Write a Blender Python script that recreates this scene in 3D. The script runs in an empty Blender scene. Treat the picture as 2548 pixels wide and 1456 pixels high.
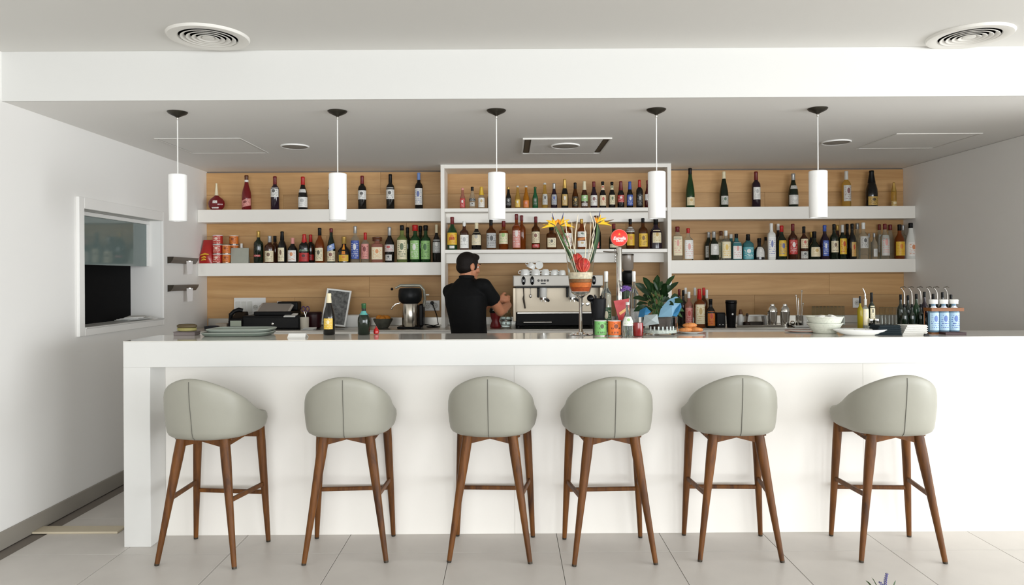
import bpy, bmesh, math, random
from mathutils import Vector, Matrix
random.seed(7)
R = math.radians
PI = math.pi
sc = bpy.context.scene
COL = sc.collection

# ---------------------------------------------------------------- camera, world, light, exposure
F, VX, VY, ROLL, EYE = 1800.0, 1265.0, 687.0, 0.0055, 1.5      # focal length in pixels of the 2548 px wide picture
cam = bpy.data.cameras.new('camera')
cam.sensor_width = 36.0
cam.lens = F * 36.0 / 2548.0
cam.shift_x = (1274 - VX) / 2548.0
cam.shift_y = -(728 - VY) / 2548.0
cam.clip_start = 0.05
camo = bpy.data.objects.new('camera', cam)
camo.matrix_world = Matrix.Translation((0, 0, EYE)) @ Matrix.Rotation(PI / 2, 4, 'X') @ Matrix.Rotation(-ROLL, 4, 'Z')
COL.objects.link(camo)
sc.camera = camo
w = bpy.data.worlds.new('daylight'); sc.world = w; w.use_nodes = True
w.node_tree.nodes['Background'].inputs[0].default_value = (0.93, 0.96, 1.0, 1)
w.node_tree.nodes['Background'].inputs[1].default_value = 0.9

XR_WIN = 7.9
def area(name, loc, rot, sx, sy, watts, col=(1, 1, 1)):
    l = bpy.data.lights.new(name, 'AREA'); l.shape = 'RECTANGLE'; l.size = sx; l.size_y = sy
    l.energy = watts; l.color = col
    o = bpy.data.objects.new(name, l); o.location = loc; o.rotation_euler = rot
    COL.objects.link(o); return o
# daylight through the glazed front of the room, behind the camera
area('window_daylight', (2.6, -8.9, 1.4), (R(90), 0, 0), 10.4, 2.7, 560, (0.93, 0.97, 1.0))
# a second glazed front in the side of the room, nearer than anything in view
area('side_window_daylight', (XR_WIN, -1.0, 1.3), (R(90), 0, R(90)), 8.6, 2.5, 435, (0.93, 0.97, 1.0))
sc.view_settings.view_transform = 'Standard'
sc.view_settings.look = 'None'
sc.view_settings.exposure = 0.47
sc.view_settings.gamma = 1.0
sc.view_settings.use_curve_mapping = False
sc.cycles.max_bounces = 10
sc.cycles.transmission_bounces = 10
sc.cycles.transparent_max_bounces = 12
sc.cycles.sample_clamp_indirect = 6.0
sc.cycles.caustics_reflective = False

# ---------------------------------------------------------------- pixel <-> room
def ray(px, py):
    dx, dy = px - VX, py - VY
    return (dx - ROLL * dy) / F, (dy + ROLL * dx) / F
def P(px, py, Y):                      # a picture point at depth Y -> x, z
    a, b = ray(px, py); return a * Y, EYE - b * Y
def PX(px, py, Y): return P(px, py, Y)[0]
def PZ(px, py, Y): return P(px, py, Y)[1]
def onz(px, py, z):                    # a picture point on the level plane z -> x, y
    a, b = ray(px, py); Y = (EYE - z) / b; return a * Y, Y

# ---------------------------------------------------------------- materials
def lin(c):
    if c > 1.0001 or isinstance(c, int): c = c / 255.0
    return c / 12.92 if c <= 0.04045 else ((c + 0.055) / 1.055) ** 2.4
def rgb(t): return tuple(lin(int(x)) for x in t) + (1.0,)
MATS = {}
def mat(key, col, rough=0.5, metal=0.0, trans=0.0, ior=1.45, coat=0.0, bump=0.0, bscale=60.0, var=0.0, vscale=3.0, alpha=1.0, emit=0.0, sub=0.0):
    if key in MATS: return MATS[key]
    m = bpy.data.materials.new(key); m.use_nodes = True
    nt = m.node_tree; b = nt.nodes['Principled BSDF']
    c = rgb(col)
    b.inputs['Base Color'].default_value = c
    b.inputs['Roughness'].default_value = rough
    b.inputs['Metallic'].default_value = metal
    b.inputs['Transmission Weight'].default_value = trans
    b.inputs['IOR'].default_value = ior
    b.inputs['Coat Weight'].default_value = coat
    b.inputs['Coat Roughness'].default_value = 0.06
    b.inputs['Alpha'].default_value = alpha
    if sub: b.inputs['Subsurface Weight'].default_value = sub; b.inputs['Subsurface Scale'].default_value = 0.02
    if emit:
        b.inputs['Emission Color'].default_value = c; b.inputs['Emission Strength'].default_value = emit
    if bump or var:
        tc = nt.nodes.new('ShaderNodeTexCoord')
        if var:
            n = nt.nodes.new('ShaderNodeTexNoise'); n.inputs['Scale'].default_value = vscale; n.inputs['Detail'].default_value = 5
            nt.links.new(tc.outputs['Object'], n.inputs['Vector'])
            mp = nt.nodes.new('ShaderNodeMapRange'); mp.inputs['From Min'].default_value = 0.25; mp.inputs['From Max'].default_value = 0.75
            mp.inputs['To Min'].default_value = 1 - var; mp.inputs['To Max'].default_value = 1 + var
            nt.links.new(n.outputs['Fac'], mp.inputs['Value'])
            mx = nt.nodes.new('ShaderNodeVectorMath'); mx.operation = 'SCALE'; mx.inputs[0].default_value = c[:3]
            nt.links.new(mp.outputs['Result'], mx.inputs['Scale']); nt.links.new(mx.outputs[0], b.inputs['Base Color'])
        if bump:
            n = nt.nodes.new('ShaderNodeTexNoise'); n.inputs['Scale'].default_value = bscale; n.inputs['Detail'].default_value = 3
            nt.links.new(tc.outputs['Object'], n.inputs['Vector'])
            bp = nt.nodes.new('ShaderNodeBump'); bp.inputs['Strength'].default_value = bump; bp.inputs['Distance'].default_value = 0.002
            nt.links.new(n.outputs['Fac'], bp.inputs['Height']); nt.links.new(bp.outputs[0], b.inputs['Normal'])
    if max(col) < 50 and not metal and 'glass' not in key: b.inputs['Specular IOR Level'].default_value = 0.22
    MATS[key] = m; return m

def wood(key, a, bcol, scale, stretch, rough=0.45, rnd=0.15, axis='X'):
    if key in MATS: return MATS[key]
    m = bpy.data.materials.new(key); m.use_nodes = True
    nt = m.node_tree; N = nt.nodes.new; L = nt.links.new; b = nt.nodes['Principled BSDF']
    tc = N('ShaderNodeTexCoord'); oi = N('ShaderNodeObjectInfo')
    mp = N('ShaderNodeMapping')
    mp.inputs['Scale'].default_value = {'X': (1 / stretch, 1, 1), 'Z': (1, 1, 1 / stretch)}[axis]
    off = N('ShaderNodeVectorMath'); off.operation = 'ADD'
    cmb = N('ShaderNodeCombineXYZ'); mul = N('ShaderNodeMath'); mul.operation = 'MULTIPLY'; mul.inputs[1].default_value = 37.0
    L(oi.outputs['Random'], mul.inputs[0])
    for i in range(3): L(mul.outputs[0], cmb.inputs[i])
    L(tc.outputs['Object'], mp.inputs[0]); L(mp.outputs[0], off.inputs[0]); L(cmb.outputs[0], off.inputs[1])
    n = N('ShaderNodeTexNoise'); n.inputs['Scale'].default_value = scale; n.inputs['Detail'].default_value = 8; n.inputs['Roughness'].default_value = 0.65; n.inputs['Distortion'].default_value = 0.6
    L(off.outputs[0], n.inputs['Vector'])
    rp = N('ShaderNodeValToRGB'); rp.color_ramp.elements[0].position = 0.3; rp.color_ramp.elements[1].position = 0.72
    rp.color_ramp.elements[0].color = rgb(a); rp.color_ramp.elements[1].color = rgb(bcol)
    L(n.outputs['Fac'], rp.inputs[0])
    mr = N('ShaderNodeMapRange'); mr.inputs['To Min'].default_value = 1 - rnd; mr.inputs['To Max'].default_value = 1 + rnd
    L(oi.outputs['Random'], mr.inputs['Value'])
    sm = N('ShaderNodeVectorMath'); sm.operation = 'SCALE'; L(rp.outputs[0], sm.inputs[0]); L(mr.outputs[0], sm.inputs['Scale'])
    L(sm.outputs[0], b.inputs['Base Color'])
    bp = N('ShaderNodeBump'); bp.inputs['Strength'].default_value = 0.12; bp.inputs['Distance'].default_value = 0.001
    L(n.outputs['Fac'], bp.inputs['Height']); L(bp.outputs[0], b.inputs['Normal'])
    b.inputs['Roughness'].default_value = rough; b.inputs['Specular IOR Level'].default_value = 0.3
    MATS[key] = m; return m

def print_mat(base, ink, rows=7, emblem=True):
    """paper label with small illegible print (rows of marks, an emblem) laid out in the label's UVs"""
    key = 'print_%d_%d_%d_%d_%d_%d_%d' % (tuple(base) + tuple(ink) + (rows,))
    if key in MATS: return MATS[key]
    m = bpy.data.materials.new(key); m.use_nodes = True
    nt = m.node_tree; N = nt.nodes.new; L = nt.links.new; b = nt.nodes['Principled BSDF']
    uv = N('ShaderNodeUVMap'); uv.uv_map = 'UVMap'
    sp = N('ShaderNodeSeparateXYZ'); L(uv.outputs[0], sp.inputs[0])
    def M(op, a, bb=None, c=None):
        x = N('ShaderNodeMath'); x.operation = op
        for i, v in enumerate((a, bb, c)):
            if v is None: continue
            if isinstance(v, (int, float)): x.inputs[i].default_value = v
            else: L(v, x.inputs[i])
        return x.outputs[0]
    u, v = sp.outputs[0], sp.outputs[1]
    rv = M('FRACT', M('MULTIPLY', v, float(rows)))
    band = M('MULTIPLY', M('GREATER_THAN', rv, 0.28), M('LESS_THAN', rv, 0.72))
    vm = N('ShaderNodeMapping'); vm.inputs['Scale'].default_value = (22, rows * 1.0, 1); L(uv.outputs[0], vm.inputs[0])
    oi = N('ShaderNodeObjectInfo')
    n = N('ShaderNodeTexNoise'); n.noise_dimensions = '4D'; n.inputs['Scale'].default_value = 1.0; n.inputs['Detail'].default_value = 1
    L(vm.outputs[0], n.inputs['Vector']); L(M('MULTIPLY', oi.outputs['Random'], 50.0), n.inputs['W'])
    ln = M('MULTIPLY', band, M('GREATER_THAN', n.outputs['Fac'], 0.5))
    marg = M('MULTIPLY', M('LESS_THAN', M('ABSOLUTE', M('SUBTRACT', u, 0.5)), 0.38), M('LESS_THAN', M('ABSOLUTE', M('SUBTRACT', v, 0.5)), 0.43))
    ln = M('MULTIPLY', ln, marg)
    if emblem:
        d = M('ADD', M('POWER', M('MULTIPLY', M('ABSOLUTE', M('SUBTRACT', u, 0.5)), 1.0), 2.0), M('POWER', M('MULTIPLY', M('ABSOLUTE', M('SUBTRACT', v, 0.66)), 0.9), 2.0))
        em = M('LESS_THAN', d, 0.026)
        ln = M('MAXIMUM', M('MULTIPLY', ln, M('GREATER_THAN', d, 0.05)), em)
    mx = N('ShaderNodeMix'); mx.data_type = 'RGBA'
    mx.inputs[6].default_value = rgb(base); mx.inputs[7].default_value = rgb(ink)
    L(M('MULTIPLY', ln, 0.85), mx.inputs[0]); L(mx.outputs[2], b.inputs['Base Color'])
    b.inputs['Roughness'].default_value = 0.45
    MATS[key] = m; return m

# ---------------------------------------------------------------- mesh building
class MB:
    def __init__(s): s.bm = bmesh.new()
    def box(s, x0, x1, y0, y1, z0, z1, bev=0.0, seg=1, rot=None):
        t = bmesh.new(); bmesh.ops.create_cube(t, size=1.0)
        bmesh.ops.scale(t, vec=(x1 - x0, y1 - y0, z1 - z0), verts=t.verts)
        if bev: bmesh.ops.bevel(t, geom=t.edges[:], offset=bev, segments=seg, affect='EDGES', profile=0.5)
        if rot is not None: bmesh.ops.transform(t, matrix=rot, verts=t.verts)
        bmesh.ops.translate(t, vec=((x0 + x1) / 2, (y0 + y1) / 2, (z0 + z1) / 2), verts=t.verts)
        s.join(t); return s
    def join(s, t):
        me = bpy.data.meshes.new('t'); t.to_mesh(me); t.free(); s.bm.from_mesh(me); bpy.data.meshes.remove(me)
    def rings(s, rings, close=True, cap0=True, cap1=True):
        bm = s.bm; vv = []
        for r in rings:
            vv.append([bm.verts.new(p) for p in r])
        n = len(rings[0])
        for a, b in zip(vv, vv[1:]):
            for i in range(n if close else n - 1):
                j = (i + 1) % n
                try: bm.faces.new((a[i], a[j], b[j], b[i]))
                except ValueError: pass
        if cap0 and n > 2: bm.faces.new(list(reversed(vv[0])))
        if cap1 and n > 2: bm.faces.new(vv[-1])
        return s
    def lathe(s, prof, n=20, c=(0, 0, 0), sq=0.0, sx=1.0, sy=1.0, cap0=True, cap1=True, mtx=None):
        rr = []
        for r, z in prof:
            ring = []
            for i in range(n):
                a = 2 * PI * i / n
                q = r * se(a, sq)
                p = Vector((q * math.cos(a) * sx, q * math.sin(a) * sy, z))
                if mtx is not None: p = mtx @ p
                ring.append(p + Vector(c))
            rr.append(ring)
        return s.rings(rr, True, cap0, cap1)
    def tube(s, pts, r, n=8, caps=True):
        pts = [Vector(p) for p in pts]
        rr = []
        up = Vector((0.13, 0.31, 0.94))
        for i, p in enumerate(pts):
            d = (pts[min(i + 1, len(pts) - 1)] - pts[max(i - 1, 0)]).normalized()
            a = d.cross(up)
            if a.length < 1e-4: a = d.cross(Vector((1, 0, 0)))
            a.normalize(); b = d.cross(a)
            q = r[i] if isinstance(r, (list, tuple)) else r
            rr.append([p + (a * math.cos(2 * PI * k / n) + b * math.sin(2 * PI * k / n)) * q for k in range(n)])
        return s.rings(rr, True, caps, caps)
    def ball(s, c, r, n=12, m=8):
        r = (r, r, r) if not isinstance(r, (tuple, list)) else r
        rr = []
        for j in range(m + 1):
            t = -PI / 2 + PI * j / m
            k = max(math.cos(t), 0.02)
            rr.append([(c[0] + r[0] * k * math.cos(2 * PI * i / n), c[1] + r[1] * k * math.sin(2 * PI * i / n), c[2] + r[2] * math.sin(t)) for i in range(n)])
        return s.rings(rr)
    def poly(s, pts, th=None):
        """a flat polygon, extruded by the vector th when given"""
        if th is None:
            s.bm.faces.new([s.bm.verts.new(p) for p in pts]); return s
        th = Vector(th)
        return s.rings([[Vector(p) for p in pts], [Vector(p) + th for p in pts]])
    def done(s, name, m, parent=None, smooth=True, loc=None, rot=None, kind=None, ang=38, fix=True):
        if fix: bmesh.ops.recalc_face_normals(s.bm, faces=s.bm.faces[:])
        me = bpy.data.meshes.new(name); s.bm.to_mesh(me); s.bm.free()
        return mobj(name, me, m, parent, smooth, loc, rot, kind, ang)
def mobj(name, me, m, parent=None, smooth=True, loc=None, rot=None, kind=None, ang=38):
    me.materials.clear(); me.materials.append(m)
    if smooth:
        me.polygons.foreach_set('use_smooth', [True] * len(me.polygons)); me.set_sharp_from_angle(angle=R(ang))
    o = bpy.data.objects.new(name, me); COL.objects.link(o)
    if parent is not None: o.parent = parent
    if loc is not None: o.location = loc
    if rot is not None: o.rotation_euler = rot
    if kind: o['kind'] = kind
    return o
def se(a, sq):
    if not sq: return 1.0
    e = 2 + sq
    return (abs(math.cos(a)) ** e + abs(math.sin(a)) ** e) ** (-1 / e)
def thing(name, label, cat, loc=(0, 0, 0), rz=0.0, group=None):
    o = bpy.data.objects.new(name, None); COL.objects.link(o)
    o.empty_display_size = 0.05; o.location = loc; o.rotation_euler = (0, 0, rz)
    return tag(o, label, cat, group)
def tag(o, label, cat, group=None):
    o['label'] = label; o['category'] = cat
    if group: o['group'] = group
    return o
def struct(o): o['kind'] = 'structure'; return o
def dup(root, loc=None, rz=None, label=None):
    def cp(o, par):
        c = o.copy(); COL.objects.link(c)
        if par is not None: c.parent = par
        for ch in kids.get(o, ()): cp(ch, c)
        return c
    kids = {}
    for o in bpy.data.objects:
        if o.parent is not None: kids.setdefault(o.parent, []).append(o)
    c = cp(root, None)
    if loc is not None: c.location = loc
    if rz is not None: c.rotation_euler = (0, 0, rz)
    if label: c['label'] = label
    return c
def text_mesh(body, size, name, m, parent, mtx, shear=0.0, ext=0.0004, bold=0.0):
    cu = bpy.data.curves.new(name, 'FONT'); cu.body = body; cu.size = size; cu.align_x = 'CENTER'; cu.align_y = 'CENTER'
    cu.shear = shear; cu.extrude = ext; cu.offset = bold; cu.resolution_u = 3
    t = bpy.data.objects.new('t', cu); COL.objects.link(t)
    dg = bpy.context.evaluated_depsgraph_get(); dg.update()
    me = bpy.data.meshes.new_from_object(t.evaluated_get(dg))
    bpy.data.objects.remove(t)
    me.transform(mtx)
    return mobj(name, me, m, parent, smooth=False)

# ================================================================ THE ROOM
YC = 4.03            # front face of the bar and of the ceiling drop
ZC = 1.1485          # bar counter top
YB = 6.76            # back wall
XL, XR = -2.817, 3.695
ZLOW, ZHIGH = 2.49, 2.765
ZB = 1.045           # back worktop
YREAR = 4.455        # rear edge of the bar counter
white_paint = mat('white_paint', (240, 238, 234), 0.65, bump=0.05, bscale=180)
ceil_paint = mat('ceiling_paint', (224, 222, 217), 0.8)
laminate = mat('white_laminate_dimmed', (215, 214, 210), 0.3, coat=0.1)  # colour darkened to hold back the strong light on the bar front
panel_lam = mat('panel_laminate_lifted', (242, 238, 231), 0.45)  # same laminate, lightened and warmed: floor bounce painted into the shaded front
shelf_white = mat('shelf_white', (244, 240, 232), 0.4)  # lightened in colour to make up for weak light behind the bar
stone_top = mat('polished_white_top', (226, 222, 214), 0.1, coat=0.4)
tile_m = mat('grey_beige_tile', (206, 201, 195), 0.42, var=0.05, vscale=4.0, bump=0.05, bscale=30)
grout = mat('grout', (128, 120, 112), 0.9)
skirt_m = mat('grey_skirting_tile', (150, 144, 134), 0.45, var=0.05)
oak = wood('oak_panel', (178, 135, 86), (214, 173, 122), 9.0, 14.0, 0.5, 0.13)
walnut = wood('stained_walnut', (58, 30, 7), (122, 74, 25), 26.0, 9.0, 0.5, 0.06, 'Z')
steel = mat('brushed_steel', (196, 192, 184), 0.3, 1.0)
chrome = mat('chrome', (225, 224, 220), 0.1, 1.0)
dark_metal = mat('dark_metal', (74, 68, 60), 0.4, 0.8)
black_p = mat('black_plastic', (14, 14, 15), 0.4)
black_gl = mat('black_gloss', (10, 10, 12), 0.15)
ceramic = mat('white_ceramic', (238, 238, 234), 0.15, coat=0.3)
white_p = mat('white_plastic', (235, 234, 230), 0.35)
paper = mat('white_paper', (240, 239, 234), 0.7)
clear = mat('clear_glass', (246, 250, 248), 0.02, trans=1.0, ior=1.25)
thin_glass = mat('thin_clear_glass', (240, 246, 246), 0.03, trans=1.0, ior=1.1)

XR2 = 8.0            # the room in front of the bar is wider than the bar itself
YF = -9.0            # glazed front of the room
floor = struct(MB().box(XL - 0.3, XR2, YF, YB + 0.2, -0.12, -0.006).done('floor', grout, smooth=False))
# 0.6 m tiles; joints read off the photograph
TX, TY, TS = -0.327, 3.924, 0.5975
tile_bm = MB().box(-TS / 2 + 0.0015, TS / 2 - 0.0015, -TS / 2 + 0.0015, TS / 2 - 0.0015, -0.006, 0.0, 0.0008)
tile0 = tile_bm.done('floor_tile', tile_m, floor, smooth=False)
tile_me = tile0.data
first = True
for i in range(-5, 15):
    for j in range(-6, 6):
        x, y = TX + (i + 0.5) * TS, TY + (j - 0.5) * TS
        if x - TS / 2 < XL - 0.35 or (x + TS / 2 > XR + 0.6 and y > YC + 0.3): continue
        if first: o = tile0; first = False
        else:
            o = tile0.copy(); COL.objects.link(o)
        o.location = (x, y, 0)
ceiling = struct(MB().box(XL - 0.3, XR2, YF, YC + 0.12, ZHIGH, ZHIGH + 0.12).done('ceiling', ceil_paint, smooth=False))
MB().box(XL - 0.3, XR2, YC, YC + 0.01, ZLOW - 0.001, ZHIGH, 0.001).done('bulkhead', mat('bulkhead_paint_dimmed', (216, 215, 211), 0.65), ceiling, smooth=False)  # wall paint darkened in colour to offset the strong light on this face
MB().box(XL - 0.3, XR2, YC + 0.01, YB + 0.2, ZLOW, ZLOW + 0.12).done('lower_ceiling', mat('lower_ceiling_paint_lifted', (246, 244, 240), 0.7), ceiling, smooth=False)  # ceiling paint lightened in colour to add brightness missing over the bar
wall_back = struct(MB().box(XL - 0.3, XR + 0.2, YB + 0.015, YB + 0.2, 0, ZLOW).done('wall_back', grout, smooth=False))
zrow = [2.49 - 0.012, 2.27]
z = 2.27
while z > ZB: z -= 0.192; zrow.append(z)
starts = [[-1.19, 1.35], [-2.1, 0.2, 2.4], [-0.95, 1.1, 3.1], [-1.7, 0.5, 2.7], [-0.4, 1.9], [-1.3, 0.9, 3.0], [-2.0, 0.3, 2.3], [-1, 1.2], [-0.5, 1.5]]
for k, (a, b) in enumerate(zip(zrow, zrow[1:])):
    xs = [XL] + starts[k % len(starts)] + [XR]
    for x0, x1 in zip(xs, xs[1:]):
        MB().box(x0 + 0.0006, x1 - 0.0006, YB, YB + 0.015, b + 0.0006, a - 0.0006, 0.0008).done('plank', oak, wall_back, smooth=False)
wall_right = struct(MB().box(XR, XR + 0.2, YC + 0.001, YB + 0.02, 0, ZLOW - 0.002).box(XR + 0.2, XR2, YC + 0.001, YC + 0.12, 0, ZLOW - 0.002).done('wall_right', white_paint, smooth=False))
# left wall with the pass-through hatch cut in it
HY0, HY1, HZ0, HZ1 = 4.775, 5.862, 1.168, 1.961
wl = MB()
wl.box(XL - 0.245, XL, YF, HY0, 0, ZHIGH).box(XL - 0.245, XL, HY1, YB + 0.02, 0, ZLOW)
wl.box(XL - 0.245, XL, HY0, HY1, 0, HZ0).box(XL - 0.245, XL, HY0, HY1, HZ1, ZLOW)
bmesh.ops.remove_doubles(wl.bm, verts=wl.bm.verts, dist=1e-5)
wall_left = struct(wl.done('wall_left', white_paint, smooth=False))
hatch = struct(thing('window_1', 'white framed serving hatch in the side wall with sliding frosted glass', 'window', (XL, 0, 0)))
for k in ('label', 'category'): del hatch[k]
fr = 0.075
for (y0, y1, z0, z1) in ((HY0 - 0.062, HY0, HZ0 - 0.05, HZ1 + fr), (HY1, HY1 + 0.03, HZ0 - 0.05, HZ1 + fr), (HY0, HY1, HZ1, HZ1 + fr), (HY0, HY1, HZ0 - 0.05, HZ0)):
    MB().box(0.0, 0.022, y0, y1, z0, z1, 0.003).done('window_frame', white_paint, hatch, smooth=False)
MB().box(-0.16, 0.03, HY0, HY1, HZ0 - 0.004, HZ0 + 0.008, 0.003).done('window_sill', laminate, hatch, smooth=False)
frost = mat('sea_green_glass', (128, 146, 143), 0.06, trans=0.35, coat=0.5)
sash = MB().box(-0.11, -0.1, HY0 + 0.02, HY1 - 0.004, 1.594, HZ1 - 0.03, 0.002).done('glass_sash', frost, hatch, smooth=False)
MB().box(-0.125, -0.085, HY0, HY1, HZ1 - 0.03, HZ1 - 0.002, 0.002).done('sash_rail', white_p, hatch, smooth=False)
MB().box(-0.12, -0.09, HY1 - 0.03, HY1 - 0.002, 1.594, HZ1 - 0.03, 0.002).done('sash_stile', white_p, hatch, smooth=False)
MB().box(-0.262, -0.246, HY0 - 0.05, HY1 + 0.05, HZ0 - 0.05, HZ1 + 0.05, 0.002).done('kitchen_dark_sheet', mat('unlit_kitchen_black', (6, 6, 7), 0.85), hatch, smooth=False)  # added black sheet, painted darkness of the unlit kitchen beyond the hatch
bl = struct(MB().box(XL, XL + 0.012, 3.0, YB - 0.01, 0.0, 0.1, 0.002).done('baseboard_left', skirt_m, smooth=False))
tr = struct(MB().box(XL + 0.012, P(306, 1315, 4.3)[0] - 0.004, 4.245, 4.35, 0.0, 0.012, 0.002).done('trim_1', mat('beige_stone', (200, 188, 164), 0.4), smooth=False))

# ================================================================ BAR COUNTER
XCL = PX(306, 850, YC)
XCR = XR - 0.002
XI = PX(373, 930, YC)
bar = thing('bar_counter', 'long white bar counter with a thick top and a waterfall end', 'counter', (XCL, YC, 0))
bx = lambda mb, x0, x1, y0, y1, z0, z1, b=0.002: mb.box(x0 - XCL, x1 - XCL, y0 - YC, y1 - YC, z0, z1, b)
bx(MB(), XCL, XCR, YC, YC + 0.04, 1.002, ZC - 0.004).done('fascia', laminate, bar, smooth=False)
bx(MB(), XCL, XCR, YC, YREAR, ZC - 0.004, ZC, 0.001).done('countertop', stone_top, bar, smooth=False)
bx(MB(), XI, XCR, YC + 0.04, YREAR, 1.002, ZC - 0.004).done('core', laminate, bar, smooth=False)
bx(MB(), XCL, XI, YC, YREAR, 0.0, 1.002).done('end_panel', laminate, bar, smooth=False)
xs = [XI, XI + 2.03, XI + 4.06, XCR]
for a, b in zip(xs, xs[1:]):
    bx(MB(), a + 0.0004, b - 0.0004, 4.21, 4.26, 0.0, 1.002, 0.0006).done('front_panel', panel_lam, bar, smooth=False)

# ================================================================ BACK COUNTER, SHELVES
bc = thing('back_counter', 'steel topped white back counter along the oak wall', 'counter', (0, 6.17, 0))
bb = lambda mb, x0, x1, y0, y1, z0, z1, b=0.002: mb.box(x0, x1, y0 - 6.17, y1 - 6.17, z0, z1, b)
bb(MB(), XL + 0.014, XR - 0.002, 6.17, YB - 0.012, ZB - 0.012, ZB, 0.002).done('worktop', steel, bc, smooth=False)
bb(MB(), XL + 0.014, XR - 0.002, 6.175, YB - 0.012, 0.1, ZB - 0.012).done('carcass', shelf_white, bc, smooth=False)
n = 9
for i in range(n):
    a = XL + 0.02 + (XR - XL - 0.03) * i / n; b = XL + 0.02 + (XR - XL - 0.03) * (i + 1) / n
    d = bb(MB(), a + 0.004, b - 0.004, 6.155, 6.175, 0.12, 0.96, 0.002).done('door', shelf_white, bc, smooth=False)
    bb(MB(), b - 0.09, b - 0.075, 6.135, 6.155, 0.7, 0.88, 0.003).done('handle', steel, d, smooth=False)
MB().box(XL + 0.014, XR - 0.002, YB - 0.012, YB - 0.001, ZB + 0.0005, ZB + 0.075, 0.002).done('splashback', steel, wall_back, smooth=False)

YS = 6.56                                # front of the wall shelves
YU = 6.4                                 # front of the tall centre unit
ux0, ux1 = PX(1097, 600, YU), PX(1671, 600, YU)
pt = 0.034
un = thing('shelf_unit', 'tall white shelf unit standing out in the middle of the oak wall', 'shelf unit', ((ux0 + ux1) / 2, YU, ZB))
ub = lambda mb, x0, x1, y0, y1, z0, z1, b=0.0015: mb.box(x0 - (ux0 + ux1) / 2, x1 - (ux0 + ux1) / 2, y0 - YU, y1 - YU, z0 - ZB, z1 - ZB, b)
ub(MB(), ux0, ux0 + pt, YU, YB - 0.013, ZB, ZLOW - 0.001).done('side_panel', shelf_white, un, smooth=False)
ub(MB(), ux1 - pt, ux1, YU, YB - 0.013, ZB, ZLOW - 0.001).done('side_panel', shelf_white, un, smooth=False)
ub(MB(), ux0 + pt, ux1 - pt, YU, YB - 0.001, ZLOW - pt - 0.001, ZLOW - 0.001).done('top_panel', shelf_white, un, smooth=False)
ZT_C = PZ(1265, 518, YU + 0.01); ZM_C = PZ(1265, 621, YU + 0.01)
for zz in (ZT_C, ZM_C):
    ub(MB(), ux0 + pt, ux1 - pt, YU + 0.01, YB - 0.001, zz - 0.031, zz).done('shelf', shelf_white, un, smooth=False)
    zb = zz - 0.031
    ub(MB(), ux0 + pt, ux1 - pt, YS, YB - 0.001, zb - 0.086, zb).done('shelf_rail', shelf_white, un, smooth=False)
SH = {}
def wshelf(key, px0, px1, yt, yb_, pxr, label):
    x0 = XL + 0.001 if px0 is None else px0
    x1 = XR - 0.001 if px1 is None else px1
    zt = PZ(pxr, yt, YS); zb = PZ(pxr, yb_, YS)
    t = thing('wall_shelf', label, 'shelf', ((x0 + x1) / 2, YS, zb), 0, 'thick white wall shelves')
    MB().box(x0 - (x0 + x1) / 2, x1 - (x0 + x1) / 2, 0, YB - YS - 0.0005, 0, zt - zb, 0.002).done('board', shelf_white, t, smooth=False)
    SH[key] = zt
wshelf('LT', None, ux0 - 0.001, 520.5, 552, 800, 'upper thick white shelf between hatch wall and centre unit, holding wine bottles')
wshelf('LL', None, ux0 - 0.001, 654, 686, 800, 'lower thick white shelf between hatch wall and centre unit, crowded with liqueurs')
wshelf('RT', ux1 + 0.001, None, 514, 545, 1980, 'upper thick white shelf running from centre unit to the far wall, few bottles')
wshelf('RL', ux1 + 0.001, None, 646, 679, 1980, 'lower thick white shelf running from centre unit to the far wall, crowded with spirits')
SH['CT'] = ZT_C; SH['CM'] = ZM_C

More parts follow.
